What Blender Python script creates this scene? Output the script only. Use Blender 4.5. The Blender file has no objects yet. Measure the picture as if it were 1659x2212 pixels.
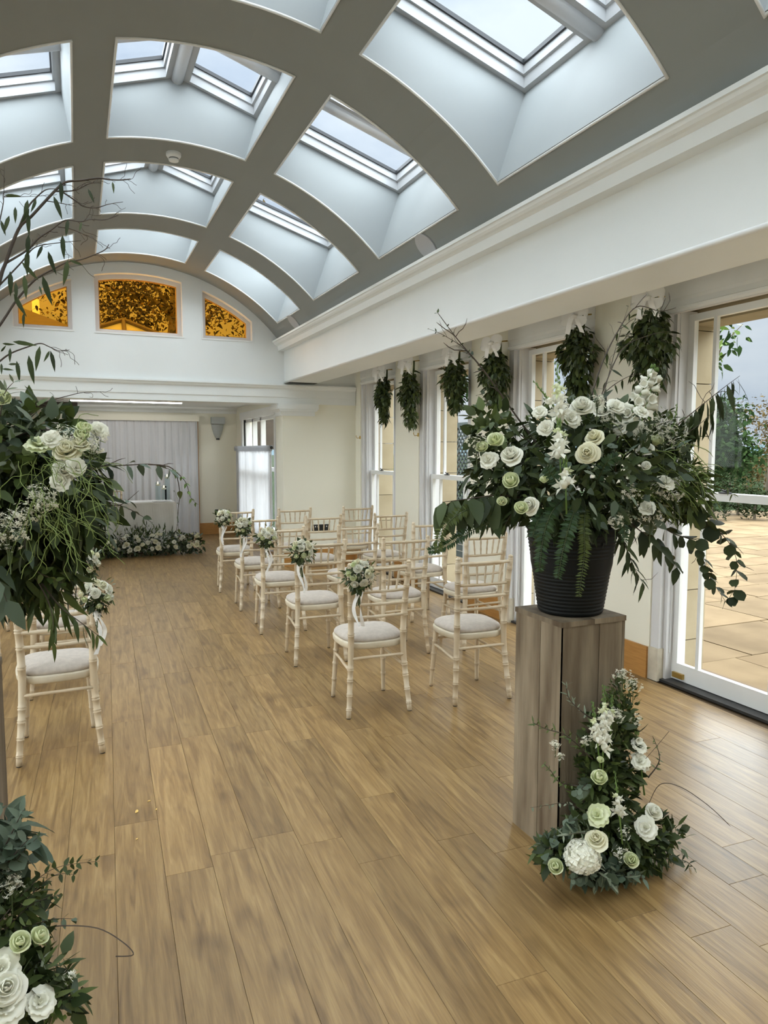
import bpy, math, random
from mathutils import Vector, Matrix, Quaternion, noise

random.seed(7)
SC = bpy.context.scene
COL = SC.collection
PI = math.pi

# ------------------------------------------------------------------ camera
H = 1.58                                  # eye height; x across the room, y along the aisle, z up
F_PX, CX, CY = 1534.0, 829.5, 1106.0      # focal length and centre for a 1659 x 2212 frame
_vp = Vector((164 - CX, -(973 - CY), F_PX)).normalized()
_p = math.atan2(1106 - 975, F_PX)
_up = Vector((0, math.cos(_p), -math.sin(_p)))
_up = (_up - _vp * _up.dot(_vp)).normalized()
_xx = _vp.cross(_up)
if _xx.x < 0:
    _xx = -_xx
RIGHT = Vector((_xx.x, _vp.x, _up.x)); CUP = Vector((_xx.y, _vp.y, _up.y)); FWD = Vector((_xx.z, _vp.z, _up.z))
cd = bpy.data.cameras.new('camera'); cam = bpy.data.objects.new('camera', cd); COL.objects.link(cam)
cam.matrix_world = Matrix(((RIGHT.x, CUP.x, -FWD.x, 0), (RIGHT.y, CUP.y, -FWD.y, 0), (RIGHT.z, CUP.z, -FWD.z, H), (0, 0, 0, 1)))
cd.sensor_fit = 'VERTICAL'; cd.sensor_height = 36.0; cd.lens = F_PX / 2212.0 * 36.0
cd.clip_start = 0.05; cd.clip_end = 3000
SC.camera = cam

# ------------------------------------------------------------------ sky, daylight, exposure
SKY_STRENGTH = 0.50
SUN_STRENGTH = 11.0
EXPOSURE = 0.92
w = bpy.data.worlds.new('overcast_sky'); SC.world = w; w.use_nodes = True
nt = w.node_tree; nt.nodes.clear()
_o = nt.nodes.new('ShaderNodeOutputWorld'); _b = nt.nodes.new('ShaderNodeBackground')
_tc = nt.nodes.new('ShaderNodeTexCoord'); _n = nt.nodes.new('ShaderNodeTexNoise'); _r = nt.nodes.new('ShaderNodeValToRGB')
_m = nt.nodes.new('ShaderNodeMapping'); _m.inputs['Scale'].default_value = (1.0, 1.0, 2.2)
_n.inputs['Scale'].default_value = 3.2; _n.inputs['Detail'].default_value = 6; _n.inputs['Roughness'].default_value = 0.55
_r.color_ramp.elements[0].position = 0.36; _r.color_ramp.elements[0].color = (0.60, 0.69, 0.82, 1)
_r.color_ramp.elements[1].position = 0.60; _r.color_ramp.elements[1].color = (0.86, 0.92, 0.98, 1)
nt.links.new(_tc.outputs['Generated'], _m.inputs['Vector']); nt.links.new(_m.outputs['Vector'], _n.inputs['Vector'])
nt.links.new(_n.outputs['Fac'], _r.inputs['Fac']); nt.links.new(_r.outputs['Color'], _b.inputs['Color'])
_sx = nt.nodes.new('ShaderNodeSeparateXYZ'); nt.links.new(_tc.outputs['Generated'], _sx.inputs[0])
_mr = nt.nodes.new('ShaderNodeMapRange'); _mr.inputs[1].default_value = 0.0; _mr.inputs[2].default_value = 1.0
_mr.inputs[3].default_value = SKY_STRENGTH * .86; _mr.inputs[4].default_value = SKY_STRENGTH * 1.55       # overcast: zenith brighter than horizon
nt.links.new(_sx.outputs['Z'], _mr.inputs[0]); nt.links.new(_mr.outputs[0], _b.inputs['Strength']); nt.links.new(_b.outputs['Background'], _o.inputs['Surface'])
sd = bpy.data.lights.new('daylight', 'SUN'); sun = bpy.data.objects.new('daylight', sd); COL.objects.link(sun)
sd.energy = SUN_STRENGTH; sd.angle = math.radians(172); sd.color = (0.95, 0.985, 1.0)
sun.rotation_euler = (math.radians(-4), math.radians(-14), 0); sun.location = (3, 3, 12)
SC.view_settings.view_transform = 'Standard'; SC.view_settings.look = 'None'
SC.view_settings.exposure = EXPOSURE; SC.view_settings.gamma = 1.0; SC.view_settings.use_curve_mapping = False

# ------------------------------------------------------------------ helpers
def ray(u, v):
    return RIGHT * (u - CX) + CUP * (CY - v) + FWD * F_PX
def at(u, v, x=None, y=None, z=None):
    """a point of the room measured in the photograph: give the plane it lies in"""
    d = ray(u, v); o = Vector((0, 0, H))
    if x is not None: t = x / d.x
    elif y is not None: t = y / d.y
    else: t = (z - H) / d.z
    return o + d * t

class MB:
    def __init__(s): s.v = []; s.f = []
    def add(s, vs, fs):
        n = len(s.v); s.v.extend([tuple(p) for p in vs]); s.f.extend([tuple(i + n for i in f) for f in fs]); return s
    def box(s, x0, x1, y0, y1, z0, z1):
        x0, x1 = min(x0, x1), max(x0, x1); y0, y1 = min(y0, y1), max(y0, y1)
        return s.add([(x0,y0,z0),(x1,y0,z0),(x1,y1,z0),(x0,y1,z0),(x0,y0,z1),(x1,y0,z1),(x1,y1,z1),(x0,y1,z1)],
              [(0,3,2,1),(4,5,6,7),(0,1,5,4),(1,2,6,5),(2,3,7,6),(3,0,4,7)])
    def quad(s, a, b, c, d): return s.add([a, b, c, d], [(0,1,2,3)])
    def tube(s, pts, rad, n=8, cap=True):
        pts = [Vector(p) for p in pts]
        if not isinstance(rad, (list, tuple)): rad = [rad] * len(pts)
        base = len(s.v); ref = None
        for i, p in enumerate(pts):
            t = (pts[min(i+1, len(pts)-1)] - pts[max(i-1, 0)])
            t = t.normalized() if t.length > 1e-9 else Vector((0,0,1))
            if ref is None:
                ref = Vector((1,0,0)) if abs(t.x) < .8 else Vector((0,1,0))
            a = (ref - t * ref.dot(t)).normalized(); b = t.cross(a); ref = a
            for k in range(n):
                an = 2 * PI * k / n
                s.v.append(tuple(p + (a * math.cos(an) + b * math.sin(an)) * rad[i]))
        for i in range(len(pts) - 1):
            for k in range(n):
                k2 = (k + 1) % n
                s.f.append((base+i*n+k, base+i*n+k2, base+(i+1)*n+k2, base+(i+1)*n+k))
        if cap:
            s.f.append(tuple(base + k for k in reversed(range(n)))); e = base + (len(pts)-1)*n
            s.f.append(tuple(e + k for k in range(n)))
        return s
    def lathe(s, prof, c=(0,0,0), n=24, sx=1, sy=1):
        base = len(s.v)
        for r, z in prof:
            for k in range(n):
                an = 2*PI*k/n; s.v.append((c[0]+r*sx*math.cos(an), c[1]+r*sy*math.sin(an), c[2]+z))
        for i in range(len(prof)-1):
            for k in range(n):
                k2 = (k+1) % n; s.f.append((base+i*n+k, base+i*n+k2, base+(i+1)*n+k2, base+(i+1)*n+k))
        s.f.append(tuple(base+k for k in reversed(range(n)))); e = base+(len(prof)-1)*n
        s.f.append(tuple(e+k for k in range(n))); return s
    def prism_y(s, prof, y0, y1):
        """closed (x, z) profile swept along y"""
        n = len(prof); vs = [(x,y0,z) for x,z in prof] + [(x,y1,z) for x,z in prof]
        fs = [(i,(i+1)%n,n+(i+1)%n,n+i) for i in range(n)] + [tuple(reversed(range(n))), tuple(range(n,2*n))]
        return s.add(vs, fs)
    def prism_x(s, prof, x0, x1):
        n = len(prof); vs = [(x0,y,z) for y,z in prof] + [(x1,y,z) for y,z in prof]
        fs = [(i,(i+1)%n,n+(i+1)%n,n+i) for i in range(n)] + [tuple(reversed(range(n))), tuple(range(n,2*n))]
        return s.add(vs, fs)
    def put(s, mesh, M):
        """append another builder's geometry through a matrix"""
        n = len(s.v); s.v.extend([tuple(M @ Vector(p)) for p in mesh.v]); s.f.extend([tuple(i+n for i in f) for f in mesh.f]); return s
    def data(s, name, mat, smooth=False):
        me = bpy.data.meshes.new(name); me.from_pydata(s.v, [], s.f); me.materials.append(mat)
        if smooth: me.polygons.foreach_set('use_smooth', [True]*len(me.polygons))
        me.update(); return me
    def build(s, name, mat, parent=None, smooth=False, kind=None):
        return link(name, s.data(name, mat, smooth), parent, kind=kind)

def link(name, me, parent=None, M=None, kind=None):
    o = bpy.data.objects.new(name, me); COL.objects.link(o)
    if parent is not None: o.parent = parent
    if M is not None: o.matrix_local = M
    if kind: o['kind'] = kind
    return o
def tag(o, label, cat, group=None):
    o['label'] = label; o['category'] = cat
    if group: o['group'] = group
    return o
def thing(name, label, cat, loc=(0,0,0), rz=0.0, group=None):
    o = bpy.data.objects.new(name, None); COL.objects.link(o); o.empty_display_size = .1
    o.location = loc; o.rotation_euler = (0,0,rz); return tag(o, label, cat, group)
def structure(o):
    o['kind'] = 'structure'; return o
def copy_tree(o, parent=None):
    c = o.copy(); COL.objects.link(c)
    if parent is not None: c.parent = parent
    for ch in list(o.children): copy_tree(ch, c)
    return c
def frame_from(d, up=(0,0,1), roll=0.0):
    """rotation whose +y runs along d and +z leans towards up"""
    y = Vector(d).normalized(); u = Vector(up)
    x = y.cross(u)
    if x.length < 1e-4: x = y.cross(Vector((1,0,0)))
    x.normalize(); z = x.cross(y)
    M = Matrix((x, y, z)).transposed()
    return M @ Matrix.Rotation(roll, 3, 'Y')
def place(p, R, s=1.0):
    M = R.to_4x4() @ Matrix.Scale(s, 4); M.translation = Vector(p); return M
def rv(a=1.0): return Vector((random.uniform(-a,a), random.uniform(-a,a), random.uniform(-a,a)))
def catmull(pts, n=5):
    P = [Vector(p) for p in pts]
    if len(P) < 3: return [P[0].lerp(P[-1], i/n) for i in range(n+1)]
    out = []
    for i in range(len(P)-1):
        a = P[max(i-1,0)]; b = P[i]; c = P[i+1]; d = P[min(i+2,len(P)-1)]
        for k in range(n):
            t = k/n
            out.append(.5*((2*b)+(c-a)*t+(2*a-5*b+4*c-d)*t*t+(3*b-a-3*c+d)*t**3))
    out.append(P[-1]); return out

# ------------------------------------------------------------------ materials
def mat(name, c1, c2=None, rough=.6, scale=6.0, stretch=(1,1,1), bump=0.0, bscale=None, detail=4.0, metal=0.0, spec=.5, rnd=0.0, lo=.35, hi=.65, sheen=0, trans=0.0):
    m = bpy.data.materials.new(name); m.use_nodes = True; N = m.node_tree; L = N.links
    b = N.nodes['Principled BSDF']; b.inputs['Roughness'].default_value = rough; b.inputs['Metallic'].default_value = metal
    b.inputs['Specular IOR Level'].default_value = spec
    if sheen: b.inputs['Sheen Weight'].default_value = sheen
    tc = N.nodes.new('ShaderNodeTexCoord'); mp = N.nodes.new('ShaderNodeMapping'); mp.inputs['Scale'].default_value = stretch
    L.new(tc.outputs['Object'], mp.inputs['Vector'])
    vec = mp.outputs['Vector']
    if rnd:
        oi = N.nodes.new('ShaderNodeObjectInfo'); mu = N.nodes.new('ShaderNodeMath'); mu.operation = 'MULTIPLY'; mu.inputs[1].default_value = 57.0
        L.new(oi.outputs['Random'], mu.inputs[0]); ad = N.nodes.new('ShaderNodeVectorMath'); ad.operation = 'ADD'
        L.new(vec, ad.inputs[0]); L.new(mu.outputs[0], ad.inputs[1]); vec = ad.outputs[0]
    no = N.nodes.new('ShaderNodeTexNoise'); no.inputs['Scale'].default_value = scale; no.inputs['Detail'].default_value = detail
    L.new(vec, no.inputs['Vector'])
    cr = N.nodes.new('ShaderNodeValToRGB'); c2 = c2 or tuple(x*.93 for x in c1)
    cr.color_ramp.elements[0].position = lo; cr.color_ramp.elements[1].position = hi
    cr.color_ramp.elements[0].color = (*c2, 1); cr.color_ramp.elements[1].color = (*c1, 1)
    L.new(no.outputs['Fac'], cr.inputs['Fac']); col = cr.outputs['Color']
    if rnd:
        hs = N.nodes.new('ShaderNodeHueSaturation'); mr = N.nodes.new('ShaderNodeMapRange'); mr.inputs[3].default_value = 1-rnd; mr.inputs[4].default_value = 1+rnd
        L.new(oi.outputs['Random'], mr.inputs[0]); L.new(mr.outputs[0], hs.inputs['Value']); L.new(col, hs.inputs['Color']); col = hs.outputs['Color']
    L.new(col, b.inputs['Base Color'])
    if bump:
        bn = N.nodes.new('ShaderNodeTexNoise'); bn.inputs['Scale'].default_value = bscale or scale*6; bn.inputs['Detail'].default_value = 3
        L.new(vec, bn.inputs['Vector']); bp = N.nodes.new('ShaderNodeBump'); bp.inputs['Strength'].default_value = bump; bp.inputs['Distance'].default_value = .01
        L.new(bn.outputs['Fac'], bp.inputs['Height']); L.new(bp.outputs['Normal'], b.inputs['Normal'])
    if trans:
        tr = N.nodes.new('ShaderNodeBsdfTranslucent'); L.new(col, tr.inputs['Color']); mx = N.nodes.new('ShaderNodeMixShader'); mx.inputs[0].default_value = trans
        out = N.nodes['Material Output']; L.new(b.outputs[0], mx.inputs[1]); L.new(tr.outputs[0], mx.inputs[2]); L.new(mx.outputs[0], out.inputs['Surface'])
    return m

def leaf_mat(name, c1, c2, rough=.45, trans=.12, spec=.45):
    m = bpy.data.materials.new(name); m.use_nodes = True; N = m.node_tree; L = N.links
    b = N.nodes['Principled BSDF']; b.inputs['Roughness'].default_value = rough; b.inputs['Specular IOR Level'].default_value = spec
    g = N.nodes.new('ShaderNodeNewGeometry'); oi = N.nodes.new('ShaderNodeObjectInfo')
    a = N.nodes.new('ShaderNodeMath'); a.operation = 'ADD'; fr = N.nodes.new('ShaderNodeMath'); fr.operation = 'FRACT'
    L.new(g.outputs['Random Per Island'], a.inputs[0]); L.new(oi.outputs['Random'], a.inputs[1]); L.new(a.outputs[0], fr.inputs[0])
    cr = N.nodes.new('ShaderNodeValToRGB'); cr.color_ramp.elements[0].color = (*c1, 1); cr.color_ramp.elements[1].color = (*c2, 1)
    L.new(fr.outputs[0], cr.inputs['Fac']); L.new(cr.outputs['Color'], b.inputs['Base Color'])
    tr = N.nodes.new('ShaderNodeBsdfTranslucent'); L.new(cr.outputs['Color'], tr.inputs['Color'])
    mx = N.nodes.new('ShaderNodeMixShader'); mx.inputs[0].default_value = trans; out = N.nodes['Material Output']
    L.new(b.outputs[0], mx.inputs[1]); L.new(tr.outputs[0], mx.inputs[2]); L.new(mx.outputs[0], out.inputs['Surface'])
    return m

def glass_mat(name, tint=(1,1,1), gloss=.06, rough=.02, haze=0.0):
    m = bpy.data.materials.new(name); m.use_nodes = True; N = m.node_tree; L = N.links; N.nodes.remove(N.nodes['Principled BSDF'])
    out = N.nodes['Material Output']; t = N.nodes.new('ShaderNodeBsdfTransparent'); t.inputs['Color'].default_value = (*tint, 1)
    gl = N.nodes.new('ShaderNodeBsdfGlossy'); gl.inputs['Roughness'].default_value = rough
    lw = N.nodes.new('ShaderNodeLayerWeight'); lw.inputs['Blend'].default_value = .5
    pw = N.nodes.new('ShaderNodeMath'); pw.operation = 'POWER'; pw.inputs[1].default_value = 5.0; L.new(lw.outputs['Facing'], pw.inputs[0])
    ma = N.nodes.new('ShaderNodeMath'); ma.operation = 'MULTIPLY_ADD'; ma.inputs[1].default_value = .22; ma.inputs[2].default_value = .006; L.new(pw.outputs[0], ma.inputs[0])
    mx = N.nodes.new('ShaderNodeMixShader'); L.new(ma.outputs[0], mx.inputs[0]); L.new(t.outputs[0], mx.inputs[1]); L.new(gl.outputs[0], mx.inputs[2])
    L.new(mx.outputs[0], out.inputs['Surface']); return m

def emit_mat(name, c, s):
    m = bpy.data.materials.new(name); m.use_nodes = True; b = m.node_tree.nodes['Principled BSDF']
    b.inputs['Base Color'].default_value = (*c, 1); b.inputs['Emission Color'].default_value = (*c, 1); b.inputs['Emission Strength'].default_value = s
    return m

M_WHITE = mat('white_paint', (.83,.85,.84), (.81,.83,.82), .55, 2.0, bump=.03, bscale=60)
M_VAULT = mat('ceiling_paint_shaded', (.275,.29,.278), (.262,.276,.265), .75, 1.4, bump=.02, bscale=50)  # white paint darkened: the vault's shade is put into its colour
M_SHAFT = mat('shaft_paint_dimmed', (.36,.385,.39), (.345,.37,.375), .6, 2.0)  # white paint too; the shafts' dimmer look is put into a darker colour
M_CREAM = mat('cream_paint', (.88,.86,.745), (.86,.84,.72), .8, 1.2, bump=.03, bscale=80)
M_GLOSS = mat('white_gloss_paint', (.84,.85,.84), (.81,.82,.81), .35, 5.0)
M_FRAME = mat('grey_white_frame', (.70,.70,.71), (.67,.67,.68), .5, 4.0)
M_RFRAME = mat('rooflight_frame', (.44,.45,.46), (.42,.43,.44), .5, 4.0)
M_OAK = mat('oak_skirting', (.50,.25,.07), (.42,.20,.05), .45, 8.0, (1,1,12))
M_STONE = mat('bath_stone', (.40,.335,.225), (.34,.28,.18), .85, 3.5, bump=.15, rnd=.06, spec=.15)
M_PLINTH = mat('worn_plinth', (.66,.60,.48), (.45,.40,.31), .7, 7.0)
M_DARK = mat('dark_metal', (.03,.03,.03), None, .4)
M_GASKET = mat('dark_gasket', (.025,.027,.03), None, .5)
M_BRASS = mat('brass', (.55,.38,.12), None, .3, metal=1.0)
M_GLASS = glass_mat('window_glass', (.97,.985,.98))
M_ROOFGLASS = glass_mat('roof_glass', (.95,.98,1.0))
M_AMBER = glass_mat('amber_glass', (.80,.36,.03))
M_LIME = mat('limewash_wood', (.66,.56,.41), (.56,.44,.29), .5, 9.0, (1,1,.25), bump=.05, rnd=.05)
M_LIMELT = mat('limewash_seat_frame', (.70,.63,.50), (.62,.54,.40), .5, 9.0, rnd=.03)
M_CUSH = mat('cushion_linen', (.53,.470,.405), (.465,.41,.355), .9, 40.0, bump=.25, bscale=320, sheen=.08)
M_PED = mat('weathered_boards', (.29,.230,.155), (.085,.055,.028), .8, 3.2, (4.5,4.5,.55), bump=.25, bscale=25, rnd=.14, lo=.28, hi=.74, detail=12)
M_BUCKET = mat('black_bucket', (.006,.007,.007), (.004,.005,.005), .55, 8.0, spec=.22)
M_STEM = mat('green_stem', (.07,.10,.03), (.05,.07,.02), .6, 10)
M_TWIG = mat('brown_twig', (.07,.05,.035), (.05,.035,.025), .7, 10)
M_VINE = leaf_mat('vine_green', (.17,.24,.055), (.24,.31,.09))
L_DARK = leaf_mat('leaf_dark', (.018,.030,.008), (.060,.084,.026), .52, .12, .30)
L_MID = leaf_mat('leaf_mid', (.042,.066,.013), (.105,.140,.036), .5, .15, .36)
L_EUC = leaf_mat('leaf_eucalyptus', (.058,.088,.055), (.130,.170,.118), .55, .1, .35)
L_OLIVE = leaf_mat('leaf_olive', (.12,.15,.09), (.22,.25,.17), .55)
L_FRESH = leaf_mat('leaf_fresh', (.09,.16,.03), (.16,.25,.06))
L_FERN = leaf_mat('leaf_fern', (.014,.042,.010), (.032,.075,.020))
P_WHITE = leaf_mat('petal_white', (.84,.83,.70), (.89,.88,.78), .6, .25, .2)
P_CREAM = leaf_mat('petal_cream', (.82,.78,.55), (.86,.84,.66), .6, .25, .2)
P_GREEN = leaf_mat('petal_greenish', (.68,.73,.42), (.80,.83,.58), .6, .25, .2)
M_RIB = mat('white_ribbon', (.95,.945,.93), (.93,.925,.91), .35, 4)
M_CLOTH = mat('grey_white_drape', (.76,.77,.80), (.72,.73,.76), .85, 3.0, (3,3,.2), trans=.12)
M_SHEER = mat('sheer_curtain', (.76,.78,.82), None, .8, 3.0, trans=.55)
M_LINEN = mat('white_tablecloth', (.72,.71,.68), None, .8, 5, bump=.05)
M_PAPER = mat('white_paper', (.85,.86,.88), None, .6)
M_WAX = mat('candle_wax', (.85,.80,.66), None, .5)
M_FLAME = emit_mat('candle_flame', (1.0,.72,.35), 9.0)
M_SLAB = mat('sandstone_slab', (.178,.128,.074), (.128,.090,.051), .9, 2.0, spec=.08, rnd=.14, bump=.1, bscale=20)
M_MORTAR = mat('mortar', (.065,.048,.030), None, .9)
M_BLACK = mat('black_plastic', (.015,.015,.015), None, .4)
M_GREY = mat('speaker_grille_grey', (.46,.46,.47), (.43,.43,.44), .6, 200)
M_SCONCE = mat('plaster_sconce', (.50,.53,.52), None, .7)
M_PETALFLOOR = mat('dropped_petal', (.75,.50,.14), None, .6)

# wood planks: grain along the plank, every plank its own cut
def plank_mat():
    m = bpy.data.materials.new('oak_plank'); m.use_nodes = True; N = m.node_tree; L = N.links; b = N.nodes['Principled BSDF']
    tc = N.nodes.new('ShaderNodeTexCoord'); oi = N.nodes.new('ShaderNodeObjectInfo')
    mu = N.nodes.new('ShaderNodeMath'); mu.operation = 'MULTIPLY'; mu.inputs[1].default_value = 91.0; L.new(oi.outputs['Random'], mu.inputs[0])
    ad = N.nodes.new('ShaderNodeVectorMath'); ad.operation = 'ADD'; L.new(tc.outputs['Object'], ad.inputs[0]); L.new(mu.outputs[0], ad.inputs[1])
    def nz(stretch, scale, detail, dist=0):
        mp = N.nodes.new('ShaderNodeMapping'); mp.inputs['Scale'].default_value = stretch; L.new(ad.outputs[0], mp.inputs['Vector'])
        n = N.nodes.new('ShaderNodeTexNoise'); n.inputs['Scale'].default_value = scale; n.inputs['Detail'].default_value = detail; n.inputs['Distortion'].default_value = dist
        L.new(mp.outputs[0], n.inputs['Vector']); return n.outputs['Fac']
    g1 = nz((16, 1.2, 1), 2.2, 8, .9); g2 = nz((75, 3.5, 1), 3.0, 4); g3 = nz((5, 2.4, 1), 1.6, 2)
    r1 = N.nodes.new('ShaderNodeValToRGB'); e = r1.color_ramp.elements
    e[0].position = .28; e[0].color = (.165,.095,.033,1); e[1].position = .74; e[1].color = (.372,.245,.101,1)
    x = e.new(.5); x.color = (.266,.163,.061,1); L.new(g1, r1.inputs['Fac'])
    m2 = N.nodes.new('ShaderNodeMix'); m2.data_type = 'RGBA'; m2.blend_type = 'MULTIPLY'; m2.inputs[0].default_value = .35
    r2 = N.nodes.new('ShaderNodeValToRGB'); r2.color_ramp.elements[0].position = .3; r2.color_ramp.elements[0].color = (.55,.5,.45,1); r2.color_ramp.elements[1].position = .6; r2.color_ramp.elements[1].color = (1,1,1,1)
    L.new(g2, r2.inputs['Fac']); L.new(r1.outputs[0], m2.inputs[6]); L.new(r2.outputs[0], m2.inputs[7])
    m3 = N.nodes.new('ShaderNodeMix'); m3.data_type = 'RGBA'; m3.blend_type = 'MULTIPLY'; m3.inputs[0].default_value = .6
    r3 = N.nodes.new('ShaderNodeValToRGB'); r3.color_ramp.elements[0].position = .27; r3.color_ramp.elements[0].color = (.5,.46,.45,1); r3.color_ramp.elements[1].position = .42; r3.color_ramp.elements[1].color = (1,1,1,1)
    L.new(g3, r3.inputs['Fac']); L.new(m2.outputs[2], m3.inputs[6]); L.new(r3.outputs[0], m3.inputs[7])
    hs = N.nodes.new('ShaderNodeHueSaturation'); mr = N.nodes.new('ShaderNodeMapRange'); mr.inputs[3].default_value = .88; mr.inputs[4].default_value = 1.14
    L.new(oi.outputs['Random'], mr.inputs[0]); L.new(mr.outputs[0], hs.inputs['Value']); L.new(m3.outputs[2], hs.inputs['Color'])
    L.new(hs.outputs[0], b.inputs['Base Color']); b.inputs['Roughness'].default_value = .36; b.inputs['Specular IOR Level'].default_value = .55
    bp = N.nodes.new('ShaderNodeBump'); bp.inputs['Strength'].default_value = .12; bp.inputs['Distance'].default_value = .004
    L.new(g2, bp.inputs['Height']); L.new(bp.outputs[0], b.inputs['Normal']); return m
M_PLANK = plank_mat()
M_SEAM = mat('plank_seam', (.10,.062,.028), None, .8)

# ================================================================== THE SETTING
XC = .774                       # centre line of the room
YE, YBACK = 9.36, -2.6          # end wall with the arched lights, wall behind the camera
XW = 3.611                      # inner face of the window wall
XB0, XB1, ZB = 2.59, 3.018, 2.483   # beam
R_V, ZC_V = 2.26, 1.600         # vault radius and centre height
def mx(x): return 2*XC - x      # mirrored across the room
def vz(x): return ZC_V + math.sqrt(max(R_V**2 - (x-XC)**2, 0))

# ---- floor of planks (each plank a piece of its own)
floor = structure(MB().box(mx(XW)-.3, XW+.55, YBACK, 13.75, -.06, -.010).build('floor', M_SEAM))
PW, PL, SK = .174, 1.22, .036
def plank_mesh(i):
    x, y, b = PW-.0009, PL-.0011, .0008
    m = MB(); m.add([(0,0,-.010),(x,0,-.010),(x,y,-.010),(0,y,-.010),(0,0,-b),(x,0,-b),(x,y,-b),(0,y,-b),(b,b,0),(x-b,b,0),(x-b,y-b,0),(b,y-b,0)],
        [(8,9,10,11),(4,5,9,8),(5,6,10,9),(6,7,11,10),(7,4,8,11),(0,1,5,4),(1,2,6,5),(2,3,7,6),(3,0,4,7)]); return m
planks = []
rot = Matrix.Rotation(-math.atan(SK), 4, 'Z')
for c in range(-17, 24):
    x0 = .604 - SK*2.7 + c*PW
    off = 2.78 if c == 0 else random.Random(c*13+5).uniform(0, PL)
    k0 = int((YBACK - off)/PL) - 1
    for k in range(k0, 16):
        y = off + k*PL
        p = rot @ Vector((x0, y, 0))
        cx, cy = p.x + PW/2 + SK*PL/2, p.y + PL/2
        if cy > 13.6 or cy < YBACK or cx < mx(XW)-.05 or cx > XW+.02: continue
        planks.append((max(0, cy-.6)*1.0 + abs(cx-.9)*.6 if cy > 1.0 else 50+abs(cx), p))
planks.sort(key=lambda t: t[0])
pm = plank_mesh(0).data('plank', M_PLANK)
rest = MB(); src = plank_mesh(0)
for i, (_, p) in enumerate(planks):
    M = Matrix.Translation(p) @ rot
    if i < 300: link('plank', pm, floor, M)
    else: rest.put(src, M)
rest.build('far_planks', M_PLANK, floor, kind='stuff')

# ---- vaulted ceiling with coffers
BAYS = [(-2.95,-1.62),(-1.15,.16),(.66,1.98),(2.46,3.79),(4.29,5.62),(6.10,7.41),(7.93,8.90)]
ROWS = [(mx(2.38), mx(1.505)), (mx(1.264), 1.264), (1.505, 2.38)]
ROOF0, SLOPE = 4.32, .32
def rz(x): return ROOF0 - SLOPE*abs(x-XC)
def xs_of(a, b, n): return [a+(b-a)*i/n for i in range(n+1)]
XEND = 1.86
breaks = [XC-XEND, ROWS[0][0], ROWS[0][1], ROWS[1][0], ROWS[1][1], ROWS[2][0], ROWS[2][1], XC+XEND]
segs = [(3,False),(9,True),(4,False),(10,True),(4,False),(9,True),(3,False)]
mb = MB()
ycuts = [YBACK-.3]
for a, b in BAYS:
    if a > YBACK-.3: ycuts.append(a)
    if b > YBACK-.3: ycuts.append(b)
ycuts.append(YE+.05)
def in_bay(y): return any(a < y < b for a, b in BAYS)
for (n, hole), x0, x1 in zip(segs, breaks[:-1], breaks[1:]):
    xs = xs_of(x0, x1, n)
    for ya, yb in zip(ycuts[:-1], ycuts[1:]):
        if hole and in_bay((ya+yb)/2): continue
        for xa, xb in zip(xs[:-1], xs[1:]):
            mb.quad((xa,ya,vz(xa)),(xa,yb,vz(xa)),(xb,yb,vz(xb)),(xb,ya,vz(xb)))
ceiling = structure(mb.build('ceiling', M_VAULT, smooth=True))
wn = [0]
def new_window():
    wn[0] += 1
    o = bpy.data.objects.new('window_%d' % wn[0], None); COL.objects.link(o); o.empty_display_size = .1; return structure(o)
TOPX = {0: (mx(2.57), mx(1.56)), 1: (mx(1.364), 1.364), 2: (1.56, 2.57)}
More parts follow.
